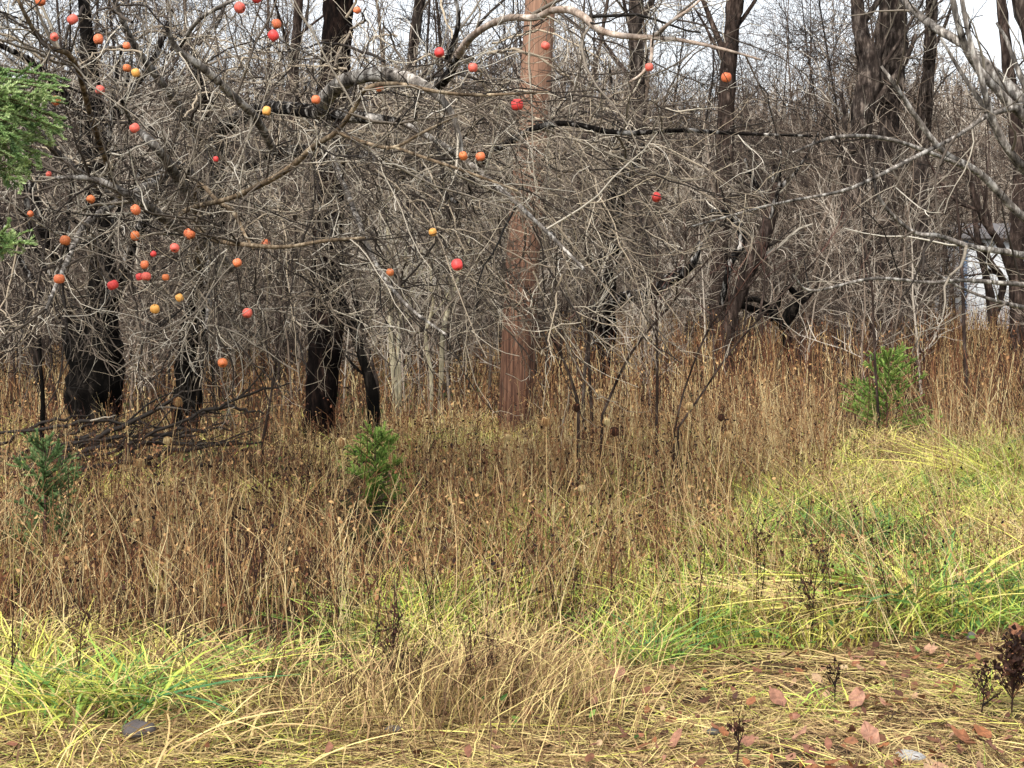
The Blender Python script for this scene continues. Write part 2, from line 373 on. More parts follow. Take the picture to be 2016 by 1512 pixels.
    for i in range(120):          # extra framework over the left and top
        x0, y0 = rng.uniform(-120, 1050), rng.uniform(-60, 430); d0 = rng.uniform(8.4, 13)
        an = rng.uniform(0, 6.28); l = rng.uniform(90, 260)
        wl = rng.uniform(.35, .8); sh.append([(x0, y0, d0, 9 * wl), (x0 + math.cos(an) * l * .5, y0 + math.sin(an) * l * .3 - 20, d0 + rng.uniform(-.4, .4), 7 * wl), (x0 + math.cos(an) * l, y0 + math.sin(an) * l * .7 + 10, d0 + rng.uniform(-.8, .4), 4 * wl)])
    for i in range(110):          # drooping skirt over the trunks
        x0, y0 = rng.uniform(-60, 1200), rng.uniform(380, 560); d0 = rng.uniform(7.8, 12)
        dx = rng.uniform(-120, 160); dy = rng.uniform(90, 240)
        sh.append([(x0, y0, d0, 4), (x0 + dx * .3, y0 + dy * .4, d0, 3.6), (x0 + dx * .8, y0 + dy * .8, d0 - .2, 3), (x0 + dx * 1.2, y0 + dy, d0 - .4, 2)])
    g = Geo(); S2 = [limb_pts(r, 14) for r in sh]; S2 = [(a + np.cumsum(rng.normal(0, .010, a.shape), 0) + rng.normal(0, .004, a.shape), b) for a, b in S2]
    g.tubes(np.array([a for a, b in S2]), np.array([b for a, b in S2]), rng.uniform(.1, .8, len(S2)), 5)
    g.build('shoots', M['twig_warm'], root, origin=loc)
    LL = [x for x in L]
    g = Geo()
    lv1 = dict(dens=7.5, L0=.35, L1=1.3, a0=30, a1=80, K=8, wander=.16, up=.0, rr=.42, tj=.2, rmin=.0022, rmax=.0048, rtip=.45)
    lv2 = dict(dens=8.0, L0=.12, L1=.6, a0=30, a1=75, K=7, wander=.27, up=.0, rr=.7, tj=.3, rmin=.0015, rmax=.0028, rtip=.55)
    lv3 = dict(dens=8.0, L0=.05, L1=.24, a0=30, a1=80, K=5, wander=.30, up=.04, rr=.75, rmin=.0013, rmax=.0021, rtip=.6)
    a1 = crown_twigs(g, LL, [lv1, lv2, lv3], .5)
    g.build('crown', M['twig'], root, origin=loc)
    g = Geo()
    lv1 = dict(dens=5.5, L0=.2, L1=.85, a0=25, a1=70, K=8, wander=.22, up=.0, rr=.7, tj=.2, rmin=.0018, rmax=.0030, rtip=.5)
    lv2 = dict(dens=8.0, L0=.08, L1=.4, a0=30, a1=75, K=5, wander=.3, up=.0, rr=.75, tj=.25, rmin=.0013, rmax=.0022, rtip=.6)
    a2 = crown_twigs(g, S2, [lv1, lv2], .62)
    g.build('crown', M['twig_warm'], root, origin=loc)
    return np.concatenate([x[:, -2:].reshape(-1, 3) for x in (a1[1], a1[2], a2[0], a2[1])])
HANG = build_apple_tree()

def std_levels(s=1.0, r=1.0, dens=1.0, up=.06, n=3):
    lv = [dict(dens=3.4 * dens / s, L0=.5 * s, L1=1.5 * s, a0=25, a1=65, K=6, wander=.17, up=up, rr=.5, rmin=.004 * r, rmax=.014 * r, rtip=.4),
          dict(dens=6.0 * dens / s, L0=.2 * s, L1=.7 * s, a0=25, a1=65, K=5, wander=.2, up=up, rr=.65, rmin=.0028 * r, rmax=.007 * r, rtip=.5),
          dict(dens=6.5 * dens / s, L0=.08 * s, L1=.35 * s, a0=25, a1=65, K=4, wander=.22, up=up, rr=.7, rmin=.002 * r, rmax=.004 * r, rtip=.6)]
    return lv[:n]

def tree(name, label, cat, stems, mat, limbs=(), limbmat=None, nlimb=8, L=(1.5, 3.5), levels=None, tint=.45, twmat='twig', group=None, ext=None, S=12, amp=.28, lr=.05):
    base = P(*stems[0][0][:3]); root = empty(name, (base[0], base[1], float(gz(base[0], base[1])))); loc = np.array(root.location)
    tag(root, label, cat, group)
    allL = []
    g = Geo(); tops = []
    for i, rows in enumerate(stems):
        if ext: rows = extend_up(rows, rows[-1][2], *ext) if (i == 0 or len(ext) > 2) else rows
        tops.append(stem(g, rows, S, amp, 8 * len(rows), to_ground=(i == 0)))
    g.build('trunk', M[mat], root, origin=loc)
    for rows in limbs:
        g = Geo(); allL.append(stem(g, rows, 8, .25, 6 * len(rows))); g.build('limb', M[limbmat or mat], root, origin=loc)
    if nlimb:
        for tp in tops:
            ul = up_limbs(tp, nlimb, L[0], L[1], lr); g = Geo()
            for a, b in ul:
                g = Geo(); g.tubes(a[None], b[None], .4, 6); g.build('limb', M[limbmat or mat], root, origin=loc)
            allL += ul
    if levels and (allL or tops):
        g = Geo(); crown_twigs(g, allL, levels, tint)
        if g.v: g.build('crown', M[twmat], root, origin=loc)
    return root

# left black trunks
tree('apple_tree', 'stout black forked trunk at the far left behind the brush pile', 'tree',
     [[(190, 905, 15, 105), (190, 850, 15, 92), (187, 780, 15, 108), (186, 700, 15, 112), (192, 640, 15, 88), (203, 560, 15, 56), (200, 470, 15, 48), (185, 330, 15, 46), (180, 230, 15, 44), (178, 140, 15, 34), (166, 20, 15, 24), (160, -80, 15, 18)],
      [(165, 690, 15, 62), (140, 630, 14.9, 44), (120, 580, 14.8, 32), (108, 520, 14.7, 24), (80, 440, 14.6, 18)]],
     'trunk_black', limbs=[[(195, 620, 15, 34), (230, 570, 14.6, 28), (262, 480, 14.2, 22), (300, 400, 13.8, 18), (340, 290, 13.4, 12)],
                           [(182, 250, 15, 22), (120, 180, 14.4, 18), (60, 120, 14, 14), (-20, 80, 13.6, 9)],
                           [(183, 300, 15, 20), (240, 200, 15.4, 18), (300, 120, 15.6, 13), (340, 20, 15.8, 9)]],
     limbmat='limb_dark', nlimb=5, L=(1., 2.6), levels=std_levels(.9, 1.1, 1.1, 0.0), tint=.38)
tree('woodland_tree', 'tall straight tree with a black base and reddish brown bark above, left of the pole', 'tree',
     [[(622, 905, 15, 40), (628, 840, 15, 60), (636, 740, 15, 68), (640, 640, 15, 67), (645, 560, 15, 64), (645, 430, 15, 60), (650, 300, 15, 62), (660, 120, 15, 60), (670, -60, 15, 56)]],
     'trunk_dark', nlimb=4, L=(1.5, 3.), levels=std_levels(1, 1.1, .8, 0.02), tint=.4, ext=(11.0, 22))
tree('crooked_sapling', 'small crooked black stem leaning against the foot of the tall dark tree', 'tree',
     [[(737, 850, 14.6, 24), (735, 800, 14.6, 25), (728, 750, 14.6, 22), (712, 700, 14.6, 19), (692, 640, 14.6, 15), (672, 580, 14.6, 12), (660, 500, 14.4, 9)]],
     'trunk_black', nlimb=6, L=(.5, 1.4), levels=std_levels(.7, 1, 1, 0, 2), tint=.4, lr=.015, S=9)
tree('dead_sapling', 'thin dark dead stem standing at the left end of the brush pile', 'tree',
     [[(82, 880, 13, 9), (85, 790, 13, 9), (80, 720, 13, 8), (78, 660, 13, 6)]], 'trunk_black', nlimb=3, L=(.2, .5), levels=None, lr=.006, S=7)

# twisted apple trees in the middle distance
tree('apple_tree', 'old black apple tree behind the pole with one pale topped limb reaching right', 'tree',
     [[(1188, 700, 22, 47), (1190, 640, 22, 44), (1192, 560, 22, 42), (1200, 490, 22, 39), (1208, 420, 22, 36), (1215, 350, 22, 29), (1205, 280, 22, 20)]],
     'trunk_black', limbs=[[(1180, 650, 22, 44), (1172, 620, 21.8, 36), (1190, 598, 21.6, 29), (1235, 586, 21.5, 25), (1285, 575, 21.4, 23), (1315, 550, 21.3, 23), (1352, 530, 21.2, 22), (1370, 500, 21.2, 16), (1380, 475, 21.2, 9)],
                           [(1192, 560, 22, 23), (1150, 510, 21.5, 20), (1110, 480, 21, 16), (1075, 455, 20.8, 10)],
                           [(1210, 400, 22, 18), (1245, 340, 21.6, 16), (1270, 270, 21.4, 10)]],
     limbmat='limb_dark', nlimb=7, L=(1., 2.5), levels=std_levels(1, 1.6, 1, 0.0), tint=.45)
tree('apple_tree', 'low twisted black apple tree with looping arms rising from the brown weeds', 'tree',
     [[(1552, 705, 24, 13), (1548, 670, 24, 20), (1545, 640, 24, 23), (1560, 610, 24, 23), (1572, 590, 24, 20), (1575, 575, 24, 15)]],
     'trunk_black', limbs=[[(1540, 640, 24, 16), (1520, 625, 23.9, 15), (1490, 612, 23.8, 14), (1455, 598, 23.7, 12), (1430, 588, 23.6, 8)],
                           [(1522, 622, 23.9, 12), (1508, 600, 23.9, 12), (1488, 590, 23.9, 10), (1465, 592, 23.9, 8), (1440, 610, 23.8, 6)],
                           [(1524, 622, 24, 12), (1534, 590, 24.1, 10), (1548, 564, 24.2, 10), (1560, 572, 24.3, 12), (1574, 592, 24.3, 13)],
                           [(1572, 600, 24, 12), (1590, 585, 24.2, 9), (1608, 565, 24.4, 6)]],
     limbmat='trunk_black', nlimb=1, L=(.4, .8), levels=std_levels(.7, 1.2, .35, 0.0, 2), tint=.3, lr=.02)
tree('apple_tree', 'curved dark apple tree leaning right above the twisted low one', 'tree',
     [[(1425, 700, 23, 26), (1440, 620, 23, 29), (1462, 560, 23, 29), (1490, 500, 23, 31), (1506, 460, 23, 29), (1520, 410, 23, 21), (1528, 360, 23, 13)]],
     'trunk_brown', limbs=[[(1420, 600, 23, 12), (1438, 520, 22.8, 14), (1460, 480, 22.8, 17), (1455, 445, 22.8, 16), (1430, 422, 22.8, 14), (1400, 415, 22.8, 9)]],
     limbmat='limb_dark', nlimb=6, L=(.8, 2.2), levels=std_levels(1, 1.6, 1, 0.0), tint=.45)

# big woodland trees on the right
tree('woodland_tree', 'thick rough trunk with a dark broken knot, left of the big pair on the right', 'tree',
     [[(1662, 710, 26, 44), (1668, 600, 26, 42), (1672, 500, 26, 40), (1682, 478, 26, 56), (1682, 455, 26, 52), (1680, 420, 26, 42), (1686, 330, 26, 46), (1700, 220, 26, 42), (1712, 130, 26, 44), (1695, 60, 26, 30), (1686, -40, 26, 26)]],
     'trunk_grey', limbs=[[(1680, 330, 26, 14), (1665, 290, 25.8, 12), (1662, 220, 25.6, 9), (1655, 180, 25.6, 6)], [(1676, 350, 26, 14), (1648, 285, 25.8, 9), (1600, 250, 25.5, 6)]],
     nlimb=7, L=(2, 4.5), levels=std_levels(1.6, 1.8, .9, 0.04), tint=.5, ext=(13.0, 14, 0.0), amp=.4)
tree('woodland_tree', 'thick rough trunk forking at the top, right one of the big pair on the right', 'tree',
     [[(1732, 700, 27, 38), (1736, 560, 27, 38), (1740, 430, 27, 38), (1746, 320, 27, 42), (1752, 200, 27, 44), (1760, 110, 27, 44), (1768, 20, 27, 38), (1772, -60, 27, 34)],
      [(1740, 200, 26.8, 22), (1735, 80, 26.6, 24), (1745, -20, 26.5, 20)]],
     'trunk_grey', nlimb=6, L=(2, 4.5), levels=std_levels(1.6, 1.8, .9, 0.04), tint=.5, ext=(13.0, 18, 0.0), amp=.4)
tree('woodland_tree', 'slimmer grey trunk just right of the big pair of trunks', 'tree',
     [[(1812, 690, 27, 36), (1812, 560, 27, 32), (1810, 400, 27, 32), (1818, 240, 27, 30), (1830, 110, 27, 24), (1834, -20, 27, 20)]],
     'trunk_grey', nlimb=10, L=(1.5, 4.), levels=std_levels(1.6, 1.8, .9, 0.05), tint=.5, ext=(12.0, 10))
tree('woodland_tree', 'dark grey trunk in the middle distance above the leaning apple tree', 'tree',
     [[(1412, 690, 28, 36), (1416, 520, 28, 34), (1425, 350, 28, 34), (1432, 180, 28, 32), (1440, 60, 28, 30), (1446, -40, 28, 26)]],
     'trunk_brown', nlimb=9, L=(1.5, 4.), levels=std_levels(1.6, 1.8, .9, 0.05), tint=.5, ext=(13.0, 12))
tree('woodland_tree', 'grey trunk rising to the sky just right of the leaning pole', 'tree',
     [[(1262, 690, 30, 28), (1262, 520, 30, 28), (1258, 350, 30, 30), (1255, 180, 30, 30), (1252, 60, 30, 28), (1250, -40, 30, 24)]],
     'trunk_grey', nlimb=9, L=(1.5, 4.), levels=std_levels(1.6, 1.8, .9, 0.05), tint=.5, ext=(12.0, 12))
tree('woodland_tree', 'thin dark trunk with sky around its top between the tall black tree and the pole', 'tree',
     [[(800, 730, 26, 24), (802, 500, 26, 22), (800, 300, 26, 22), (808, 150, 26, 20), (822, 30, 26, 20), (828, -50, 26, 16)]],
     'trunk_grey', nlimb=9, L=(1.5, 3.6), levels=std_levels(1.5, 1.7, 1., 0.05), tint=.5, ext=(12.0, 10))
tree('woodland_tree', 'slender dark trunk seen through the twigs left of the tall black tree', 'tree',
     [[(560, 720, 27, 24), (566, 500, 27, 22), (575, 300, 27, 20), (580, 120, 27, 18), (590, -30, 27, 16)]],
     'trunk_brown', nlimb=9, L=(1.5, 3.6), levels=std_levels(1.5, 1.7, 1., 0.05), tint=.5, ext=(12.0, 10))
tree('woodland_tree', 'dark trunk at the right frame edge beside the white shed', 'tree',
     [[(2008, 700, 24, 40), (2004, 600, 24, 34), (2002, 480, 24, 28), (2006, 330, 24, 26), (1990, 180, 24, 24), (1975, 40, 24, 20), (1970, -40, 24, 18)],
      [(2000, 560, 24, 16), (1968, 480, 23.8, 14), (1930, 420, 23.6, 12), (1905, 330, 23.5, 9)]],
     'trunk_brown', nlimb=6, L=(1.5, 3.5), levels=std_levels(1.4, 1.6, .9, 0.03), tint=.45, ext=(10.0, 10))
tree('woodland_tree', 'narrow dark leaning trunk in front of the white shed', 'tree',
     [[(1958, 690, 30, 20), (1952, 600, 30, 18), (1940, 540, 30, 14), (1925, 470, 30, 12), (1915, 380, 30, 9)], [(1952, 640, 30, 15), (1975, 560, 30, 13), (1952, 520, 29.8, 13), (1935, 480, 29.6, 9)]],
     'trunk_brown', nlimb=3, L=(.8, 2.), levels=std_levels(1.2, 1.8, .8, 0.03, 2), tint=.4)

# near bare tree at the right edge whose pale branches cross the frame
tree('bare_tree', 'near bare tree at the right edge whose pale branches cross toward the middle', 'tree',
     [[(2150, 1010, 10.5, 90), (2140, 800, 10.5, 80), (2120, 600, 10.3, 70), (2100, 430, 10.1, 62), (2080, 250, 10, 50), (2030, 60, 10, 40), (1990, -80, 10, 30)]],
     'trunk_grey', limbs=[[(2100, 470, 10.1, 24), (2016, 428, 10, 17), (1930, 342, 9.9, 14), (1857, 298, 9.8, 12), (1800, 225, 9.7, 10), (1760, 165, 9.6, 8), (1735, 130, 9.6, 5)],
                          [(2110, 540, 10.2, 20), (2016, 503, 9.8, 14), (1913, 486, 9.6, 11), (1850, 465, 9.5, 10), (1795, 455, 9.5, 9), (1732, 392, 9.4, 7), (1718, 330, 9.4, 5)],
                          [(2060, 200, 10, 20), (1958, 222, 9.6, 10), (1885, 267, 9.4, 8), (1816, 302, 9.2, 8), (1700, 360, 9, 7), (1640, 380, 9, 6), (1524, 402, 8.9, 5), (1361, 446, 8.8, 4)],
                          [(1930, 342, 9.9, 9), (1830, 300, 9.6, 8), (1740, 272, 9.4, 8), (1646, 270, 9.2, 7), (1560, 300, 9.1, 4)],
                          [(2070, 240, 10, 26), (1985, 170, 10.2, 22), (1906, 95, 10.4, 18), (1836, 50, 10.6, 16), (1784, 7, 10.8, 14), (1750, -40, 11, 10)],
                          [(2070, 300, 10, 24), (2016, 230, 9.8, 20), (1975, 190, 9.7, 18), (1912, 115, 9.6, 15), (1885, 40, 9.5, 12), (1868, -30, 9.5, 9)],
                          [(2090, 380, 10, 22), (2016, 330, 9.6, 15), (1960, 250, 9.5, 14), (1930, 150, 9.4, 12), (1905, 60, 9.4, 11), (1890, -30, 9.4, 8)],
                          [(2110, 560, 10.2, 16), (2016, 560, 9.6, 10), (1900, 552, 9.4, 8), (1830, 556, 9.3, 7), (1720, 548, 9.2, 6), (1600, 572, 9.1, 5), (1560, 540, 9, 3)],
                          [(2115, 620, 10.2, 14), (1990, 600, 9.5, 8), (1900, 570, 9.4, 6), (1830, 530, 9.3, 4)]],
     limbmat='limb', nlimb=10, L=(.8, 2.2), levels=[dict(dens=3.0, L0=.35, L1=1.2, a0=20, a1=65, K=7, wander=.15, up=.03, rr=.5, rmin=.0028, rmax=.008, rtip=.4),
        dict(dens=3.6, L0=.12, L1=.6, a0=25, a1=65, K=5, wander=.2, up=.03, rr=.65, rmin=.0018, rmax=.004, rtip=.5), dict(dens=4.5, L0=.05, L1=.2, a0=25, a1=65, K=4, wander=.22, up=.03, rr=.7, rmin=.0015, rmax=.0025, rtip=.6)], tint=.55, lr=.03)

# pale saplings in the thicket between the black tree and the pole
for i, (rows, lab) in enumerate([
    ([(778, 760, 17, 13), (770, 660, 17, 12), (768, 580, 17, 11), (766, 500, 17, 8), (760, 400, 17, 5)], 'pale straight sapling, leftmost of the pale stems left of the pole'),
    ([(786, 765, 17.3, 10), (785, 660, 17.3, 9), (792, 580, 17.3, 8), (800, 480, 17.3, 5)], 'thin pale sapling standing close beside the leftmost pale stem'),
    ([(868, 745, 18, 10), (872, 660, 18, 10), (884, 600, 18, 9), (905, 540, 18, 7), (925, 470, 18, 5)], 'pale sapling leaning right just left of the pole'),
    ([(850, 740, 16.5, 8), (838, 660, 16.5, 7), (852, 600, 16.5, 6), (846, 520, 16.5, 4)], 'crooked whitish sapling in the thicket left of the pole'),
    ([(745, 760, 16, 7), (722, 680, 16, 6), (700, 600, 16, 5), (690, 540, 16, 4)], 'slender pale stem leaning left beside the crooked black stem'),
    ([(1148, 790, 13, 8), (1152, 720, 13, 7), (1162, 650, 13, 6), (1172, 560, 13, 4)], 'grey slender sapling at the right foot of the pole')]):
    tree('sapling', lab, 'sapling', [rows], 'trunk_pale' if i < 4 else 'trunk_grey', nlimb=7, L=(.5, 1.3), levels=std_levels(.6, 1.2, 1., 0.05, 2), tint=.8, lr=.008, S=7, amp=.1)

# reddish shrub stems
for rows, lab in [
    ([(1166, 830, 11.5, 7), (1160, 720, 11.5, 6), (1158, 600, 11.5, 5), (1150, 450, 11.5, 4), (1140, 340, 11.5, 3)], 'tall dark reddish stem rising straight from the weeds right of the pole'),
    ([(1292, 860, 11, 6), (1294, 740, 11, 6), (1292, 620, 11, 5), (1288, 520, 11, 3)], 'straight thin reddish stem between the two old apple trees'),
    ([(1140, 800, 10.5, 7), (1122, 740, 10.5, 6), (1095, 680, 10.5, 5), (1060, 620, 10.5, 4), (1040, 560, 10.5, 3)], 'dark reddish stem leaning left across the pole'),
    ([(1330, 850, 10, 5), (1385, 770, 10, 4.5), (1440, 690, 10, 4), (1520, 600, 10, 4), (1600, 520, 10, 3)], 'long reddish shoot arching up to the right over the brown weeds'),
    ([(1325, 860, 10.2, 4.5), (1350, 760, 10.2, 4), (1400, 640, 10.2, 4), (1470, 560, 10.2, 3)], 'reddish shoot rising steeply beside the long arching one'),
    ([(1180, 830, 10.6, 6), (1240, 700, 10.6, 5), (1320, 600, 10.6, 4), (1420, 480, 10.6, 3)], 'slanting dark shoot crossing in front of the old apple tree limb'),
    ([(515, 880, 11.5, 7), (530, 800, 11.5, 6), (545, 700, 11.5, 5), (552, 620, 11.5, 3)], 'dark slanting stem left of the tall black tree'),
    ([(1730, 830, 15, 6), (1722, 700, 15, 5), (1716, 560, 15, 4), (1700, 470, 15, 3)], 'thin brown stem standing behind the young spruce on the right'),
    ([(1905, 800, 16, 8), (1898, 650, 16, 7), (1892, 500, 16, 6), (1880, 350, 16, 4)], 'tall grey brown stem left of the white shed')]:
    tree('shrub_stem', lab, 'shrub', [rows], 'trunk_brown', nlimb=4, L=(.25, .8), levels=std_levels(.5, .7, .45, 0.06, 2), tint=.35, twmat='twig_red', lr=.006, S=6, amp=.1)

# ------------------------------------------------------------------ utility pole
def mat_pole():
    m, t, b = nodes('weathered_pole_wood')
    f = noise(t, 9, 8, .6, stretch=(6, 6, .18))
    c = ramp(t, [(.3, (.016, .008, .006)), (.46, (.068, .032, .020)), (.6, (.16, .082, .050)), (.75, (.30, .18, .12))], f).outputs[0]
    tc = t.nodes.new("ShaderNodeTexCoord"); sx = t.nodes.new("ShaderNodeSeparateXYZ"); t.links.new(tc.outputs['Object'], sx.inputs[0])
    h = t.nodes.new("ShaderNodeMapRange"); h.inputs[1].default_value = 1.2; h.inputs[2].default_value = 5.0; t.links.new(sx.outputs[2], h.inputs[0])
    c = mixc(t, h.outputs[0], c, mixc(t, .42, c, (.56, .33, .22)))
    t.links.new(c, b.inputs['Base Color']); b.inputs['Roughness'].default_value = .85; b.inputs['Specular IOR Level'].default_value = .2
    bp = t.nodes.new("ShaderNodeBump"); bp.inputs['Strength'].default_value = .6; bp.inputs['Distance'].default_value = .02
    t.links.new(f, bp.inputs['Height']); t.links.new(bp.outputs[0], b.inputs['Normal']); return m
g = Geo()
dpl = 15.3
rows = [(1014, 880, dpl, 70), (1020, 700, dpl, 68), (1030, 500, dpl, 66), (1044, 300, dpl, 63), (1058, 100, dpl, 60), (1066, -20, dpl, 58), (1110, -680, dpl, 48)]
pt, R = limb_pts(rows, 60); pt[0, 2] = -.1
pt = np.vstack([pt, pt[-1:] + [0, 0, .002], pt[-1:] + [0, 0, .003]]); R = np.concatenate([R, [R[-1] * .6, .001]])
K = len(pt); an = np.arange(28)
Rr = R[:, None] * (1 + .018 * (vn(an[None] * 1.7, np.arange(K)[:, None] * .15, 3) - .5) * 2)
g.tubes(pt[None], Rr[None], .5, 28)
orig = np.array([P(1014, 880, dpl)[0], dpl, 0.0])
tag(g.build('utility_pole', mat_pole(), origin=orig), 'reddish brown wooden utility pole leaning slightly right in the centre of the thicket', 'pole')

# ------------------------------------------------------------------ white shed far right
def mat_plain(name, c, rough=.6, nz=None):
    m, t, b = nodes(name); b.inputs['Roughness'].default_value = rough
    if nz:
        cc = ramp(t, [(.3, tuple(x * .8 for x in c)), (.7, c)], noise(t, nz, 6)).outputs[0]; t.links.new(cc, b.inputs['Base Color'])
    else: b.inputs['Base Color'].default_value = (*c, 1)
    return m
def box(g, a, b, mi=0):
    (x0, y0, z0), (x1, y1, z1) = a, b
    v = np.array([[x0, y0, z0], [x1, y0, z0], [x1, y1, z0], [x0, y1, z0], [x0, y0, z1], [x1, y0, z1], [x1, y1, z1], [x0, y1, z1]], float)
    g.add(v, np.array([[0, 3, 2, 1], [4, 5, 6, 7], [0, 1, 5, 4], [1, 2, 6, 5], [2, 3, 7, 6], [3, 0, 4, 7]]), np.zeros(8), mi)
xs0 = P(1902, 600, 52)[0]; root = empty('shed', (xs0 + 2.5, 54, 0)); loc = np.array(root.location)
tag(root, 'white sided shed showing in slivers between dark trunks at the far right', 'shed')
g = Geo()
for k in range(16):                                # lapped boards
    z = k * .2; box(g, (xs0, 52 - .012 * (k % 2), z), (xs0 + 5, 56, z + .198))
g.build('wall', mat_plain('white_siding', (.82, .84, .86), .6, 3), root, smooth=False, origin=loc)
g = Geo(); box(g, (xs0 - .12, 51.93, 0), (xs0 - .002, 52.1, 3.2)); g.build('corner_board', mat_plain('blue_grey_paint', (.16, .22, .32)), root, smooth=False, origin=loc)
g = Geo()
v = np.array([[xs0 - .3, 51.7, 3.2], [xs0 + 5.3, 51.7, 3.2], [xs0 + 5.3, 54, 3.7], [xs0 - .3, 54, 3.7], [xs0 - .3, 56.3, 3.2], [xs0 + 5.3, 56.3, 3.2]])
vv = np.vstack([v, v + [0, 0, .12]]); q = np.array([[0, 1, 2, 3], [3, 2, 5, 4], [6, 9, 8, 7], [9, 10, 11, 8], [0, 6, 7, 1], [4, 5, 11, 10], [0, 3, 9, 6], [3, 4, 10, 9], [1, 7, 8, 2], [2, 8, 11, 5]])
g.add(vv, q, np.zeros(12)); g.build('roof', mat_plain('grey_shingle', (.16, .15, .15), .9, 8), root, smooth=False, origin=loc)

# ------------------------------------------------------------------ woodland mass behind (beyond counting)
def woods(n, d0, d1, hmin, hmax, nb, rb, r_tw, name, label, seed_x=1.35, lvl2=True, stemr=(.02, .06), tintr=(.2, .75), left_only=False):
    d = d0 + (d1 - d0) * rng.uniform(0, 1, n) ** .8; hw = d * .346 * seed_x + 1
    x = rng.uniform(-1, 1, n) * hw
    px = CX + F * x / d
    keep = ~((np.abs(px - 1942) < 46 + .55 * F / d) & (d < 52)) if d0 < 52 else np.ones(n, bool)
    keep &= ~((px > 1090) & (px < 1660) & (d < 26) & (rng.uniform(0, 1, n) < .93))
    d, x = d[keep], x[keep]; n = len(d); px = px[keep]
    z = gz(x, d); h = rng.uniform(hmin, hmax, n) * np.where((px > 1250) & (px < 1680), .78, 1)
    K = 7; lean = rng.normal(0, .07, (n, 2)); t = np.linspace(0, 1, K)
    Pt = np.empty((n, K, 3)); wob = np.cumsum(rng.normal(0, .02, (n, K, 2)), 1)
    Pt[..., 0] = x[:, None] + (lean[:, :1] * t + wob[..., 0] * t) * h[:, None]; Pt[..., 1] = d[:, None] + (lean[:, 1:] * t + wob[..., 1] * t) * h[:, None]
    Pt[..., 2] = z[:, None] + t * h[:, None] - .05
    R = rng.uniform(*stemr, n)[:, None] * (1 - .75 * t)[None]; T = rng.uniform(*tintr, n)
    g = Geo(); g.tubes(Pt, R, T, 4)
    Pc, Rc, Tc = grow(Pt, R, T, 0, rb[0], rb[1], 30, 75, 5, .22, .08, .12, 1, .4, .5, r_tw, r_tw * 2, fixed=nb, taper=.3)
    g.tubes(Pc, Rc, Tc, 3)
    if lvl2:
        P2, R2, T2 = grow(Pc, Rc, Tc, 0, rb[0] * .3, rb[1] * .5, 25, 70, 4, .25, .06, .1, 1, .8, .6, r_tw * .7, r_tw, fixed=lvl2, taper=.3)
        g.ribbons(P2, R2 * 2, T2, side=norm(np.cross(P2[:, -1] - P2[:, 0], np.array([0, 1., .15]))))
    o = g.build(name, M['twig_far']); tag(o, label, 'woodland', kind='stuff'); return o
woods(760, 17, 34, 1.5, 5.0, 20, (.4, 1.3), .0042, 'thicket', 'tangle of bare grey brown saplings behind the apple trees', lvl2=8, stemr=(.008, .025), tintr=(.05, .95))
woods(700, 34, 62, 3, 8.5, 26, (.7, 2.2), .0075, 'woodland', 'dense leafless brown woodland behind the thicket', lvl2=7, stemr=(.02, .10), tintr=(.1, .95))
woods(120, 26, 60, 9, 14, 70, (.8, 3.0), .0050, 'tall_woodland', 'taller thin leafless trees whose fine twigs net the sky', lvl2=9, stemr=(.03, .07), tintr=(.05, .6))
woods(1700, 62, 140, 6, 11.5, 20, (1.2, 3), .018, 'hillside_woodland', 'far leafless trees covering the hillside', lvl2=4, stemr=(.04, .16), tintr=(.15, .95))

# ------------------------------------------------------------------ apples
def mat_apple(name, base, blush, spot, k):
    m, t, b = nodes(name)
    oi = t.nodes.new("ShaderNodeObjectInfo")
    mp = t.nodes.new("ShaderNodeTexCoord"); ad = t.nodes.new("ShaderNodeVectorMath"); ad.operation = 'ADD'
    mul = t.nodes.new("ShaderNodeVectorMath"); mul.operation = 'SCALE'; mul.inputs[0].default_value = (3, 5, 7); t.links.new(oi.outputs['Random'], mul.inputs['Scale'])
    t.links.new(mp.outputs['Object'], ad.inputs[0]); t.links.new(mul.outputs[0], ad.inputs[1])
    n = t.nodes.new("ShaderNodeTexNoise"); n.inputs['Scale'].default_value = 22; n.inputs['Detail'].default_value = 3; t.links.new(ad.outputs[0], n.inputs['Vector'])
    n2 = t.nodes.new("ShaderNodeTexNoise"); n2.inputs['Scale'].default_value = 45; n2.inputs['Detail'].default_value = 2; t.links.new(ad.outputs[0], n2.inputs['Vector'])
    c = mixc(t, ramp(t, [(.42, (0, 0, 0)), (.56, (1, 1, 1))], n.outputs['Fac']).outputs[0], base, blush)
    c = mixc(t, ramp(t, [(.58 + k, (0, 0, 0)), (.64 + k, (1, 1, 1))], n2.outputs['Fac']).outputs[0], c, spot)
    t.links.new(c, b.inputs['Base Color']); b.inputs['Roughness'].default_value = .5; b.inputs['Specular IOR Level'].default_value = .4
    return m
AM = {'red': mat_apple('red_apple_skin', (.64, .035, .045), (.70, .08, .06), (.25, .03, .03), .04),
      'pink': mat_apple('pink_apple_skin', (.70, .08, .075), (.76, .19, .12), (.25, .06, .03), .0),
      'coral': mat_apple('coral_apple_skin', (.74, .12, .06), (.78, .26, .09), (.20, .05, .02), -.02),
      'orange': mat_apple('orange_apple_skin', (.74, .26, .07), (.70, .15, .06), (.16, .06, .02), -.04),
      'yellow': mat_apple('yellow_apple_skin', (.80, .46, .10), (.80, .33, .09), (.16, .07, .02), .0)}
m_stem = mat_plain('apple_stem', (.09, .055, .035), .8)
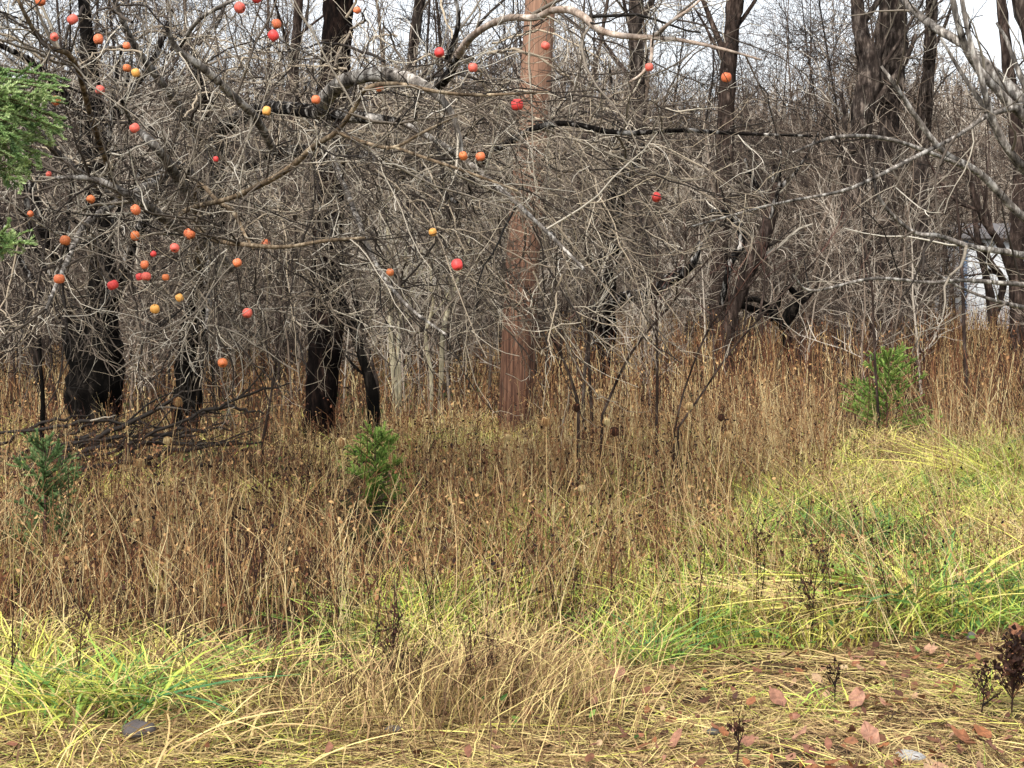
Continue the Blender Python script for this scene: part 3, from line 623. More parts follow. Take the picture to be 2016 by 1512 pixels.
def lathe(prof, S, name, mat, lump=0, seed=0, parent=None):
    pr = np.array(prof); K = len(pr); an = np.arange(S) * 2 * math.pi / S
    r = pr[:, 0][:, None] * (1 + lump * np.cos(5 * an + seed)[None] * np.linspace(1, 0, K)[:, None] + lump * .8 * np.sin(2 * an + seed * 2)[None])
    V = np.stack([r * np.cos(an), r * np.sin(an), np.repeat(pr[:, 1][:, None], S, 1)], -1)
    k = np.arange(K - 1)[:, None] * S; j = np.arange(S)[None]; Fq = np.stack([k + j, k + (j + 1) % S, k + S + (j + 1) % S, k + S + j], -1)
    g = Geo(); g.add(V, Fq, np.zeros(K * S)); return g.build(name, mat, parent)
prof = [(.0006, -.40), (.10, -.43), (.20, -.475), (.32, -.45), (.42, -.34), (.485, -.16), (.5, .02), (.47, .22), (.38, .38), (.26, .455), (.15, .44), (.06, .37), (.0006, .33)]
AME = {}
for kk, mm in AM.items():
    for v in range(2):
        o = lathe(prof, 20, 'apple', mm, .06, v * 2.1); AME[kk, v] = o.data; bpy.data.objects.remove(o)
g = Geo(); sp = spline(np.array([(0, 0, .33), (.02, .01, .5), (.05, .02, .72)]), 5); g.tubes(sp[None], np.array([[.03, .022, .02, .022, .032]]), 0, 6); o = g.build('stem', m_stem); STEM = o.data; bpy.data.objects.remove(o)
g = Geo()
for k in range(5):
    a = k * 1.2566; c, s = math.cos(a), math.sin(a)
    q = np.array([(0.02 * c, .02 * s, -.415), (.09 * c, .09 * s, -.455), (.13 * c, .13 * s, -.50)]); g.ribbons(q[None], np.array([[.08, .06, .01]]), 0, side=np.array([[-s, c, 0]]))
o = g.build('calyx', mat_plain('dry_calyx', (.06, .04, .025), .9)); CAL = o.data; bpy.data.objects.remove(o)

APPLES = [
 (143, 38, 23, 'pink', 'red apple near the top left corner, above the pair on the thin dark twig'),
 (107, 73, 18, 'pink', 'small red apple just below the topmost red one in the left corner'),
 (194, 77, 21, 'coral', 'orange apple beside a dark knot below the top left corner'),
 (249, 90, 17, 'coral', 'small dull coral apple above the touching orange pair at upper left'),
 (250, 134, 18, 'orange', 'orange apple, left one of the touching pair at upper left'),
 (267, 143, 19, 'yellow', 'yellow orange apple, right one of the touching pair at upper left'),
 (197, 177, 21, 'pink', 'red apple right of the spruce bough tip and below the orange pair'),
 (110, 198, 20, 'coral', 'orange red apple partly behind the tip of the spruce bough'),
 (265, 252, 22, 'pink', 'red apple at the end of the grey slanting limb right of the spruce'),
 (80, 2, 22, 'coral', 'orange apple cut by the top edge of the photo near the left corner'),
 (472, 15, 24, 'pink', 'red apple touching the top edge left of the small gap of sky'),
 (505, -3, 20, 'red', 'dark red apple mostly cut off by the top edge'),
 (544, 47, 20, 'coral', 'orange red apple, upper one of two hanging against the sky'),
 (538, 70, 23, 'red', 'deep red apple, lower one of two hanging against the sky'),
 (703, 20, 16, 'coral', 'small coral apple at the right edge of the tall black trunk near the top'),
 (622, 196, 20, 'coral', 'orange red apple at the foot of the thick grey arching limb'),
 (525, 218, 19, 'yellow', 'orange yellow apple sitting on the thick dark horizontal limb'),
 (747, 172, 19, 'coral', 'orange red apple under the thick grey arch'),
 (865, 103, 22, 'red', 'bright red apple against pale sky left of the black crooked twig'),
 (931, 133, 21, 'pink', 'red apple with an orange side hanging below the long pale arch'),
 (1018, 206, 27, 'red', 'biggest bright red apple, alone just left of the upper pole'),
 (1074, 90, 20, 'pink', 'red apple hanging in front of the upper part of the pole'),
 (1278, 132, 18, 'pink', 'small red apple below the right end of the long pale arch'),
 (1430, 152, 22, 'coral', 'orange red apple farthest right in the crown'),
 (1292, 388, 22, 'red', 'red apple alone among fine twigs well right of the pole'),
 (912, 307, 19, 'orange', 'orange apple, left one of two side by side left of the pole'),
 (946, 308, 20, 'coral', 'red orange apple, right one of two side by side left of the pole'),
 (179, 392, 19, 'orange', 'orange apple with a dark hole below the spruce bough'),
 (267, 413, 21, 'coral', 'salmon apple under the long grey limb at left'),
 (266, 464, 20, 'orange', 'orange apple directly below the salmon one at left'),
 (128, 473, 22, 'orange', 'golden orange apple left of the others, near the lower spruce tip'),
 (373, 460, 24, 'coral', 'large orange red apple where the tan branch leaves the grey limb'),
 (344, 488, 20, 'pink', 'red apple just left below the large orange red one'),
 (302, 500, 14, 'red', 'small dull red apple half hidden above the tight cluster'),
 (285, 521, 18, 'coral', 'coral apple, topmost of the tight cluster at left'),
 (275, 545, 17, 'red', 'red apple, left one of the tight cluster at left'),
 (288, 544, 20, 'pink', 'red apple with a dark hole in the middle of the tight cluster'),
 (326, 546, 16, 'orange', 'small orange apple, right end of the tight cluster'),
 (523, 480, 20, 'coral', 'orange apple hanging on the long tan horizontal branch'),
 (467, 517, 19, 'coral', 'salmon apple below the long tan horizontal branch'),
 (117, 549, 23, 'coral', 'orange red apple above the forked black trunk at far left'),
 (222, 561, 24, 'red', 'red apple in front of the right arm of the forked black trunk'),
 (353, 586, 17, 'yellow', 'small yellow apple with a dark hole below the tight cluster'),
 (305, 608, 20, 'yellow', 'pale orange apple, lowest one left of the narrow black trunk'),
 (487, 616, 22, 'pink', 'pink red apple low between the two black trunks'),
 (438, 714, 21, 'orange', 'orange yellow apple hanging lowest of all the apples'),
 (768, 536, 18, 'orange', 'orange apple right of the tall black trunk, above the pale saplings'),
 (900, 521, 24, 'red', 'vivid red apple low in the crown left of the pole'),
 (852, 457, 17, 'yellow', 'pale yellow orange apple above the vivid red one left of the pole'),
 (60, 421, 14, 'coral', 'small faint coral apple between the two spruce tips at left'),
 (96, 343, 13, 'pink', 'tiny pink apple at the lower tip of the big spruce bough'),
 (425, 313, 12, 'red', 'tiny dull red apple deep in the crown below the black upright limb'),
]
hx, hy = proj(HANG); hd = HANG[:, 1]
ok = (hd > 6.0) & (hd < 9.4); HG = HANG[ok]; hx, hy, hd = hx[ok], hy[ok], hd[ok]
for i, (px, py, s, kind, lab) in enumerate(APPLES):
    ay = py - s * .75
    cost = np.hypot(hx - px, hy - ay) + (hd - 6.0) * 9
    j = int(np.argmin(cost)); d = float(hd[j]) - .06
    size = s * .92 * d / F
    c = P(px, py, d); sq = rng.uniform(.84, 1.02)
    o = bpy.data.objects.new('apple', AME[kind, i % 2]); COL.objects.link(o); o.location = c; o.scale = (size, size * .97, size * sq)
    o.rotation_euler = (rng.normal(0, .35), rng.normal(0, .35), rng.uniform(0, 6.28))
    tag(o, lab, 'apple', 'apples hanging in the apple tree')
    for nme, dt in (('stem', STEM), ('calyx', CAL)):
        q = bpy.data.objects.new(nme, dt); COL.objects.link(q); q.parent = o
    top = c + np.array([.05 * size, 0, .66 * size])
    sg = Geo(); sg.tubes(spline(np.array([HG[j], (HG[j] + top) / 2 + [0, 0, .012], top]), 5)[None] - c, np.full((1, 5), .0022), .5, 5)
    q = sg.build('twig', M['twig']); q.parent = o; q.matrix_parent_inverse = (Matrix.Translation(c.tolist()) @ o.rotation_euler.to_matrix().to_4x4() @ Matrix.Diagonal((size, size * .97, size * sq, 1))).inverted() @ Matrix.Translation(c.tolist())

# ------------------------------------------------------------------ spruces
def needles(g, Pt, dens, ln, wd, T, K=2):
    """needles all round the polylines"""
    M_, Kp = Pt.shape[:2]; L = np.linalg.norm(np.diff(Pt, axis=1), axis=2).sum(1)
    n = np.maximum(3, (L * dens).astype(int)); idx = np.repeat(np.arange(M_), n); N = len(idx)
    t = rng.uniform(0, 1, N) * (Kp - 1 - 1e-6); i = t.astype(int); f = (t - i)[:, None]
    p0, p1 = Pt[idx, i], Pt[idx, i + 1]; b = p0 * (1 - f) + p1 * f; tan = norm(p1 - p0); perp = norm(np.cross(tan, rng.normal(size=(N, 3))))
    perp[:, 2] = np.abs(perp[:, 2]) * .8 + perp[:, 2] * .2
    d = norm(.75 * tan + .75 * perp); l = rng.uniform(.75, 1.15, N)[:, None] * ln
    P3 = np.stack([b, b + d * l * .55, b + d * l], 1); side = norm(np.cross(d, rng.normal(size=(N, 3))))
    g.ribbons(P3, np.tile([wd, wd * .9, wd * .25], (N, 1)), np.clip(T[idx] + rng.normal(0, .15, N) + .18 * (t / (Kp - 1)), 0, 1), side=side)

def young_spruce(px, pyb, d, h, w, mat, label, dens=700):
    base = P(px, pyb, d); base[2] = gz(base[0], base[1]); root = empty('young_spruce', base); tag(root, label, 'spruce')
    g = Geo(); sp = spline(np.array([(0, 0, -.05), (.01, .01, h * .5), (.02, 0, h)]), 8); R = np.linspace(.014, .003, 8); g.tubes(sp[None], R[None], .3, 7); g.build('trunk', M['twig_red'], root)
    Pb = []; nb = int(34 + 30 * h)
    for k in range(nb):
        z = h * (k + .5) / nb * .95; l = w * .5 * (1 - z / h) ** .7 * rng.uniform(.75, 1.15) + .05; a = rng.uniform(0, 6.28)
        dv = np.array([math.cos(a), math.sin(a), .25 + .5 * z / h])
        q = np.array([(.01, .01, z), np.array([.01, .01, z]) + dv * l * .5, np.array([.01, .01, z]) + dv * l + [0, 0, .05 * l]]); Pb.append(spline(q, 6))
    Pb = np.array(Pb); Rb = np.tile(np.linspace(.004, .0015, 6), (len(Pb), 1)); Tb = rng.uniform(.3, .7, len(Pb))
    P2, R2, T2 = grow(Pb, Rb, Tb, 24, .05, .15, 30, 55, 4, .08, .1, .15, .95, .7, .5, .001, taper=.5)
    g = Geo(); g.tubes(Pb, Rb, .3, 4); g.tubes(P2, R2, .3, 3); g.build('branches', M['twig_red'], root)
    g = Geo(); needles(g, Pb, dens, .017, .0028, Tb); needles(g, P2, dens, .016, .0028, T2)
    lead = np.array([sp]); needles(g, lead[:, 4:], dens, .018, .0026, np.array([.7])); g.build('needles', M[mat], root)
young_spruce(735, 1000, 10.4, .52, .56, 'needle_bright', 'bright green bushy young spruce at the foot of the tall dark tree', 1600)
young_spruce(1745, 850, 15.5, .86, 1.15, 'needle_bright', 'young green spruce half hidden in brown weeds on the right', 1500)
young_spruce(88, 1130, 8.6, .72, .5, 'needle_blue', 'dull bluish green young spruce among weeds at the left edge', 1500)

def big_spruce():
    root = empty('spruce_tree', (-3.3, 6.4, 0)); tag(root, 'spruce tree just off the left edge with two green boughs reaching into view', 'spruce')
    loc = np.array(root.location)
    g = Geo(); sp = spline(np.array([(-3.3, 6.4, -.1), (-3.28, 6.4, 2.5), (-3.25, 6.4, 6.5)]), 16); g.tubes(sp[None], np.linspace(.13, .02, 16)[None], .4, 12); g.build('trunk', M['trunk_brown'], root, origin=loc)
    ends = [((108, 150), 6.1, 1), ((126, 235), 6.1, 1), ((120, 180), 6.05, 1), ((75, 330), 6.0, 1), ((98, 310), 6.1, 1), ((40, 200), 5.9, 1), ((55, 265), 5.95, 1), ((12, 200), 5.9, 1), ((25, 490), 6.1, 1), ((85, 165), 6.0, 1), ((60, 210), 5.9, 1), ((70, 240), 6.05, 1), ((100, 225), 6.1, 1), ((35, 270), 5.9, 1), ((45, 320), 6.0, 1), ((25, 310), 5.9, 1), ((88, 285), 6.1, 1), ((15, 240), 5.85, 1), ((30, 180), 6.0, 1), ((128, 205), 6.2, 1), ((95, 245), 6.0, 1), ((118, 262), 6.2, 1), ((62, 300), 6.0, 1), ((80, 190), 6.1, 1), ((50, 345), 6.0, 1), ((30, 225), 5.9, 1), ((20, 350), 6.1, 1), ((10, 280), 5.95, 1), ((62, 482), 6.1, 1), ((40, 500), 6.2, 1), ((15, 470), 6.1, 1)]
    Pb = []
    for (e, d, _) in ends:
        tip = P(e[0], e[1], d); low = e[1] > 420
        zz = 2.62 if not low else 1.9
        a = np.array([-3.28, 6.4, zz + rng.uniform(-.05, .05)])
        mid = (a + tip) / 2 + [0, 0, .02]; Pb.append(spline(np.array([a, mid, tip]), 12))
    for k in range(26):
        z = rng.uniform(.6, 5.8); an = rng.uniform(1.9, 5.6) if z < 3.2 else rng.uniform(0, 6.28); l = rng.uniform(.6, 1.1) * (1.2 - z / 8); a = np.array([-3.28, 6.4, z])
        if z > 3.1 or math.cos(an) < .3: Pb.append(spline(np.array([a, a + [math.cos(an) * l * .5, math.sin(an) * l * .5, 0], a + [math.cos(an) * l, math.sin(an) * l, -.1]]), 12))
    Pb = np.array(Pb); Rb = np.tile(np.linspace(.012, .002, 12), (len(Pb), 1)); Tb = rng.uniform(.35, .7, len(Pb))
    P2, R2, T2 = grow(Pb, Rb, Tb, 22, .10, .26, 35, 60, 5, .08, -.02, .3, .98, .5, .5, .0015, taper=.6)
    P3, R3, T3 = grow(P2, R2, T2, 26, .04, .10, 30, 55, 4, .08, .0, .2, .95, .7, .5, .001, taper=.4)
    g = Geo(); g.tubes(Pb, Rb, .35, 5); g.tubes(P2, R2, .35, 3); g.tubes(P3, R3, .35, 3); g.build('branches', M['twig_red'], root, origin=loc)
    g = Geo(); needles(g, Pb[:, 6:], 1300, .017, .0036, Tb); needles(g, P2, 1200, .016, .0036, T2); needles(g, P3, 1200, .015, .0036, T3); g.build('needles', M['needle'], root, origin=loc)
big_spruce()

# ------------------------------------------------------------------ ground vegetation
def front_py(px):
    return np.interp(px, [-200, 0, 480, 640, 980, 1130, 1400, 2016, 2300], [1310, 1310, 1330, 1410, 1430, 1330, 1275, 1235, 1235])
def front2(px):
    return np.interp(px, [-300, 0, 640, 900, 1130, 1250, 1400, 2016, 2300], [1560, 1560, 1480, 1450, 1380, 1330, 1295, 1250, 1250])
BL = [(1830, 1060, 330, 120, 1.0), (1330, 1230, 210, 90, .9), (860, 1240, 260, 90, .8), (300, 1390, 330, 80, .9), (1950, 930, 190, 60, .9), (1120, 1080, 170, 60, .85),
      (1600, 1000, 200, 90, .7), (1000, 1340, 150, 80, .55), (40, 1400, 200, 130, .7), (500, 1440, 260, 80, .6), (860, 900, 180, 45, .8), (1250, 980, 140, 50, .8), (1000, 1010, 130, 35, .85), (780, 1060, 90, 25, .6), (660, 900, 60, 30, .7), (500, 980, 60, 40, .4), (350, 1200, 80, 50, .35), (1200, 1120, 100, 50, .7), (1990, 1180, 120, 70, .6)]
def lush(px, py):
    v = np.zeros_like(px)
    for a, b, c, d, w in BL: v = np.maximum(v, w * np.exp(-((px - a) / c) ** 2 - ((py - b) / d) ** 2))
    return v
def rlush(px, y):
    e = np.interp(px, [1150, 1450, 1700, 2016], [7.2, 9.6, 12.2, 13.2]); return np.clip((px - 1150) / 200, 0, 1) * np.clip((e - y) / 1.2, 0, 1)
def scatter(n, d0, d1, pw=1.0, m=1.25):
    """points in the view wedge, denser near when pw<2"""
    u = rng.uniform(0, 1, n); y = (d0 ** pw + u * (d1 ** pw - d0 ** pw)) ** (1 / pw); x = rng.uniform(-1, 1, n) * (y * .346 * m + .3)
    px, py = proj(np.stack([x, y, np.zeros(n)], -1)); return x, y, px, py

def blades(g, x, y, h, wd, T, lean=.4, K=5, curl=.8, flat=0.0, leandir=None):
    n = len(x); a = rng.uniform(0, 2 * math.pi, n) if leandir is None else leandir
    z = gz(x, y); t = np.linspace(0, 1, K)[None]
    ln = (lean * rng.uniform(.3, 1.5, n))[:, None]
    hor = h[:, None] * (ln * t + curl * rng.uniform(0, 1, n)[:, None] * t ** 2.2)
    up = h[:, None] * (1 - flat) * (t - .45 * np.minimum(curl * rng.uniform(.2, 1.2, n)[:, None], 1.6) * t ** 2.6)
    kink = np.cumsum(rng.normal(0, .03, (n, K)), 1) * h[:, None]
    Pt = np.stack([x[:, None] + np.cos(a)[:, None] * hor + kink, y[:, None] + np.sin(a)[:, None] * hor, z[:, None] + np.maximum(up, .004) - .004], -1)
    side = np.stack([-np.sin(a) , np.cos(a), np.zeros(n)], -1); j = rng.normal(0, .5, (n, 3)); side = norm(side + j)
    prof = np.interp(np.linspace(0, 1, K), [0, .3, .75, 1], [.7, 1, .7, .12])
    g.ribbons(Pt, wd[:, None] * prof[None], T, side=side)

# mown strip: short dry grass, flattened straw
g = Geo()
x, y, px, py = scatter(52000, 4.3, 8.2, .6); k = (py > front_py(px) - 60) & (rng.uniform(0, 1, len(x)) < np.clip((fbm(x * 3.1, y * 3.1, 71) - .3) * 3.2, .1, 1)); x, y, px, py = x[k], y[k], px[k], py[k]; n = len(x)
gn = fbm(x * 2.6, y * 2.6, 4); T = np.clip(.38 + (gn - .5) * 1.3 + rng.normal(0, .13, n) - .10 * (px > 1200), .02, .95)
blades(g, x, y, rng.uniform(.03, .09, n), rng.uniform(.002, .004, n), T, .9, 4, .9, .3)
x, y, px, py = scatter(62000, 4.3, 8.2, .6); k = (py > front_py(px) - 40) & (rng.uniform(0, 1, len(x)) < np.clip((fbm(x * 2.2, y * 2.2, 73) - .25) * 3.2, .3, 1)); x, y, px, py = x[k], y[k], px[k], py[k]; n = len(x)
T = np.clip(rng.normal(.38, .12, n) + .35 * (fbm(x * 1.5, y * 1.5, 8) - .5), .05, .8)
T = np.where(rng.uniform(0, 1, n) < .2, rng.uniform(0, .2, n), T)  # some straw tinted dark to paint shade into the gaps
blades(g, x, y, rng.uniform(.07, .22, n), rng.uniform(.003, .0065, n), T, 1.0, 5, 1.0, .8)
tag(g.build('short_grass', M['grass']), 'short flattened straw and green grass of the mown strip in front', 'grass', kind='stuff')

# leaf litter
def leaves(g, x, y, z, s, T, tilt=.5):
    n = len(x); a = rng.uniform(0, 6.28, n); K = 5; t = np.linspace(-.5, .5, K)[None]
    nz_ = np.stack([rng.normal(0, tilt, n), rng.normal(0, tilt, n), np.ones(n)], -1); nz_ = norm(nz_)
    ax = norm(np.cross(nz_, np.stack([np.cos(a), np.sin(a), np.zeros(n)], -1))); sd = np.cross(nz_, ax)
    c = np.stack([x, y, z], -1); curl = rng.uniform(-.5, .8, n)
    Pt = c[:, None] + ax[:, None] * (t * s[:, None])[..., None] + nz_[:, None] * ((t ** 2) * curl[:, None] * s[:, None])[..., None]
    w = s[:, None] * np.array([.08, .62, .72, .45, .05])[None] * rng.uniform(.6, 1, n)[:, None]
    g.ribbons(Pt, w, T, side=sd)
g = Geo()
x, y, px, py = scatter(15000, 4.3, 9, .8); k = rng.uniform(0, 1, len(x)) < np.clip(.07 + .9 * (px > 1150) * (py > 1270) * np.clip(fbm(x * 2, y * 2, 77) - .25, 0, 1) * .75, 0, 1); x, y, px, py = x[k], y[k], px[k], py[k]
leaves(g, x, y, gz(x, y) + rng.uniform(.01, .05, len(x)), rng.uniform(.012, .06, len(x)) , rng.uniform(0, 1, len(x)) ** 1.1, .6)
x, y, px, py = scatter(9000, 8, 26, 1.0)
leaves(g, x, y, gz(x, y) + rng.uniform(.005, .05, len(x)), rng.uniform(.03, .08, len(x)), rng.uniform(0, .8, len(x)), .5)
tag(g.build('leaf_litter', M['leaf']), 'scattered small brown and pinkish fallen leaves over the ground', 'leaf litter', kind='stuff')

# tall grass, green to straw
g = Geo()
x, y, px, py = scatter(230000, 4.6, 17, 1.0); lu = lush(px, py); nz_ = fbm(x * 1.1, y * 1.1, 12)
lu = np.maximum(lu, .9 * rlush(px, y)); dens = np.clip(lu * .9 + (nz_ - .42) * 1.6 + (fbm(x * 3, y * 3, 91) - .5) * 1.2, .05, 1) * np.where((np.abs(px - 738) < 70) & (y > 7.6) & (y < 10.7), .15, 1) * (py < front2(px) + 60 * (nz_ - .5)); k = rng.uniform(0, 1, len(x)) < dens
x, y, px, py, lu, nz_ = [q[k] for q in (x, y, px, py, lu, nz_)]; k = rng.uniform(0, 1, len(x)) < np.where((px < 1200) & (py > 1290), np.clip((fbm(x * 2.4, y * 2.4, 17) - .33) * 3.0, .06, 1), 1)
x, y, px, py, lu, nz_ = [q[k] for q in (x, y, px, py, lu, nz_)]; n = len(x)
n2 = fbm(x * 1.7, y * 1.7, 21)
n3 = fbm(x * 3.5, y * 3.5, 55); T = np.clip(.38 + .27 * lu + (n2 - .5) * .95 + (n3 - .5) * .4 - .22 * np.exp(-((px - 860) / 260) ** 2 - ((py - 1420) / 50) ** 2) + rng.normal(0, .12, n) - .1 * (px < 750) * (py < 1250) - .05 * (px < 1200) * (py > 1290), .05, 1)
T = np.where(rng.uniform(0, 1, n) < .16, rng.uniform(0, .2, n), T)  # dark-tinted share of blades stands in for shade between them
h = rng.uniform(.10, .40, n) * (.6 + .35 * lu) * (.6 + .8 * fbm(x * 1.5, y * 1.5, 63))
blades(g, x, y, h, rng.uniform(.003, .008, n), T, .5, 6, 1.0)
tag(g.build('tall_grass', M['grass']), 'yellow green tall grass between the mown strip and the brown weeds', 'grass', kind='stuff')

def clear(px, y):
    v = np.ones_like(px)
    v = np.where((px < 760) & (y > 9.4) & (y < 14.5), .22, v)
    for a, hw, y0, y1 in ((738, 75, 7.6, 10.7), (1745, 100, 9.5, 15.6), (88, 70, 7.2, 8.8), (1015, 60, 12.5, 15.4)): v = np.where((np.abs(px - a) < hw) & (y > y0) & (y < y1), .35 if a == 1015 else .05, v)
    return v
# brown weed stalks with side twigs and shrivelled leaves
def weeds(n, d0, d1, pw, hf, rad, name, label, nb=5, tbase=.35):
    x, y, px, py = scatter(n, d0, d1, pw); lu = lush(px, py); nz_ = fbm(x * .8, y * .8, 31)
    k = (rng.uniform(0, 1, len(x)) < np.clip(1.05 - lu * .85 - .6 * rlush(px, y) + (nz_ - .5) * 1.5 + (fbm(x * 2.6, y * 2.6, 37) - .5) * 1.0, .10, 1)) & (py < front_py(px) + 10 + 300 * (fbm(x * 1.6, y * 1.6, 15) - .5) * (px < 1150))
    k &= rng.uniform(0, 1, len(x)) < clear(px, y)
    x, y, px, py, nz_ = [q[k] for q in (x, y, px, py, nz_)]; n = len(x)
    h = hf(x, y, px) * (1 - .35 * rlush(px, y)) * rng.uniform(.55, 1.12, n); K = 5; t = np.linspace(0, 1, K)[None]
    le = rng.normal(0, .14, (n, 2)); kk = np.cumsum(rng.normal(0, .022, (n, K, 2)), 1)
    Pt = np.stack([x[:, None] + (le[:, :1] * t + kk[..., 0]) * h[:, None], y[:, None] + (le[:, 1:] * t + kk[..., 1]) * h[:, None], gz(x, y)[:, None] + t * h[:, None] - .01], -1)
    R = (rad * np.clip(rng.lognormal(0, .4, n), .5, 2.4))[:, None] * np.linspace(1, .45, K)[None]
    T = np.clip(np.where(rng.uniform(0, 1, n) < .66, rng.uniform(.02, .5, n), rng.uniform(.52, 1, n)) + (nz_ - .5) * .7 + tbase - .3, 0, 1)  # mostly dark tints, so stalk colour carries the shade between stalks
    g = Geo(); g.tubes(Pt, R, T, 3)
    Pc, Rc, Tc = grow(Pt, R, T, 0, .06, .22, 20, 60, 3, .2, .12, .3, 1, .7, .5, rad * .45, rad * .8, fixed=nb, taper=.2)
    Pc[..., 2] = np.maximum(Pc[..., 2], .01)
    g.ribbons(Pc, Rc * 2.2, Tc)
    m = rng.uniform(0, 1, len(Pc)) < .7; e = Pc[m, -1]; s = rng.uniform(.007, .022, len(e)) * (1 + y.mean() / 30)
    leaves(g, e[:, 0], e[:, 1], e[:, 2], s, np.clip(Tc[m] + rng.normal(-.02, .14, len(e)), 0, .74), 1.2)
    tag(g.build(name, M['weed']), label, 'weeds', kind='stuff')
hl = lambda x, y, px: np.interp(y, [6, 8, 11, 13, 20, 40], [.42, .58, .62, .85, 1.05, 1.15]) * np.where(px < 1000, np.interp(y, [10, 13, 17], [1, .55, .5]), 1.0)
weeds(12500, 6.3, 14, 1.0, hl, .0019, 'dry_weeds', 'brown dry weed stalks with shrivelled leaves in the near field', 6, .30)
weeds(17000, 14, 45, 1.15, hl, .0042, 'dry_weeds', 'russet brown field of tall dead weeds stretching back under the trees', 4, .30)

def dark_stalks():
    x, y, px, py = scatter(4200, 5.2, 11, 1.0); w = np.exp(-((px - 1560) / 330) ** 2 - ((py - 1170) / 120) ** 2) + 1.6 * np.exp(-((px - 860) / 200) ** 2 - ((py - 1400) / 45) ** 2) + .9 * np.exp(-((px - 380) / 450) ** 2 - ((py - 1270) / 70) ** 2)
    k = (rng.uniform(0, 1, len(x)) < w * .55) & (py < front2(px)); x, y = x[k], y[k]; n = len(x); h = rng.uniform(.18, .48, n); t = np.linspace(0, 1, 5)[None]
    le = rng.normal(0, .16, (n, 2)); kk = np.cumsum(rng.normal(0, .03, (n, 5, 2)), 1)
    Pt = np.stack([x[:, None] + (le[:, :1] * t + kk[..., 0]) * h[:, None], y[:, None] + (le[:, 1:] * t + kk[..., 1]) * h[:, None], gz(x, y)[:, None] + t * h[:, None] - .01], -1)
    T = rng.uniform(0, .3, n); R = rng.uniform(.0014, .0026, n)[:, None] * np.linspace(1, .5, 5)[None]; g = Geo(); g.tubes(Pt, R, T, 4)
    Pc, Rc, Tc = grow(Pt, R, T, 0, .02, .09, 20, 60, 3, .2, .12, .25, 1, .7, .5, .001, .0016, fixed=8, taper=.2, tj=.06); g.tubes(Pc, Rc, Tc, 3)
    e = Pc[:, -1]; leaves(g, e[:, 0], e[:, 1], e[:, 2], rng.uniform(.006, .016, len(e)), np.clip(Tc + .04, 0, .4), 1.4)
    tag(g.build('dark_weeds', M['weed']), 'blackish knobbly weed stalks mixed through the yellow grass', 'weeds', kind='stuff')
dark_stalks()

# pale straw stems standing and leaning
g = Geo()
x, y, px, py = scatter(8000, 6.0, 18, .9); k = (py < front_py(px) + 40) & (rng.uniform(0, 1, len(x)) < clear(px, y) * np.where((px < 900) & (y > 9), .35, 1) * (1 - .55 * rlush(px, y))); x, y, px, py = x[k], y[k], px[k], py[k]; n = len(x)
h = rng.uniform(.3, .85, n) * np.where(px > 1350, 1.0, np.interp(y, [7, 10], [.95, .6])); K = 6; t = np.linspace(0, 1, K)[None]
le = rng.normal(0, .2, (n, 2)); le[:, 0] += np.where(px > 1350, -.25, .06); bend = rng.normal(0, .25, n)[:, None]
Pt = np.stack([x[:, None] + (le[:, :1] * t + bend * t ** 3) * h[:, None], y[:, None] + le[:, 1:] * t * h[:, None], gz(x, y)[:, None] + h[:, None] * (t - .18 * t ** 3 * np.abs(bend) * 4 * .5) - .01], -1)
g.tubes(Pt, rng.uniform(.0011, .0021, n)[:, None] * np.linspace(1, .6, K)[None], rng.uniform(.5, 1, n), 3)
e = Pt[rng.uniform(0, 1, n) < .5][:, -2:]; g.ribbons(np.stack([e[:, 0], (e[:, 0] + e[:, 1]) / 2, e[:, 1]], 1), np.tile([.002, .004, .002], (len(e), 1)), .85)
tag(g.build('straw_stems', M['weed']), 'pale straw coloured grass stems standing and leaning through the weeds', 'grass', kind='stuff')

# low broad leaved green herbs
g = Geo()
x, y, px, py = scatter(26000, 5.0, 15, 1.0)
hm = np.zeros(len(x))
for a, b, c, d in [(1420, 1270, 260, 50), (700, 1230, 80, 40), (230, 1440, 160, 40), (900, 930, 200, 50), (1000, 1440, 180, 40), (1750, 1230, 160, 50), (1560, 1300, 60, 30), (1880, 1270, 90, 30), (1000, 1090, 140, 40), (1290, 1330, 90, 30)]:
    hm = np.maximum(hm, np.exp(-((px - a) / c) ** 2 - ((py - b) / d) ** 2))
hm = hm * np.where(py > 1290, .12, 1)
k = rng.uniform(0, 1, len(x)) < np.clip(hm * .9 + .22 * (fbm(x * 1.3, y * 1.3, 44) > .52) * (py < 1290) + .01, 0, 1); x, y = x[k], y[k]
leaves(g, x, y, gz(x, y) + rng.uniform(.01, .13, len(x)), rng.uniform(.015, .045, len(x)), rng.uniform(.1, 1, len(x)), .6)
tag(g.build('green_herbs', M['herb']), 'low patches of green broad leaved herbs at the feet of the weeds', 'herbs', kind='stuff')

# ------------------------------------------------------------------ individual plants of the foreground
def grass_clump(px, py, label, n=110, L=(.25, .6), tint=(.55, 1.0), wd=(.008, .018), spread=.2, leandir=None, jit=1.2, flat=.25, lean=None):
    gx, gy = G(px, py); root_z = float(gz(gx, gy)); g = Geo()
    x = gx + rng.normal(0, spread * .35, n); y = gy + rng.normal(0, spread * .35, n)
    a = None if leandir is None else leandir + rng.normal(0, jit, n)
    blades(g, x, y, rng.uniform(*L, n), rng.uniform(*wd, n), rng.uniform(*tint, n), lean or rng.uniform(.5, .9), 8, 1.25 if flat else .8, flat=flat, leandir=a)
    o = g.build('grass_clump', M['grass'], origin=np.array([gx, gy, root_z])); tag(o, label, 'grass clump', 'broad bladed grass clumps'); return o
grass_clump(245, 1412, 'big clump of broad green and yellow blades sprawling at lower left', 200, (.18, .40), (.6, 1.0), (.006, .014), .4)
grass_clump(130, 1400, 'smaller green clump left of the big sprawling one at lower left', 80, (.14, .3), (.6, 1.), (.006, .012), .25)
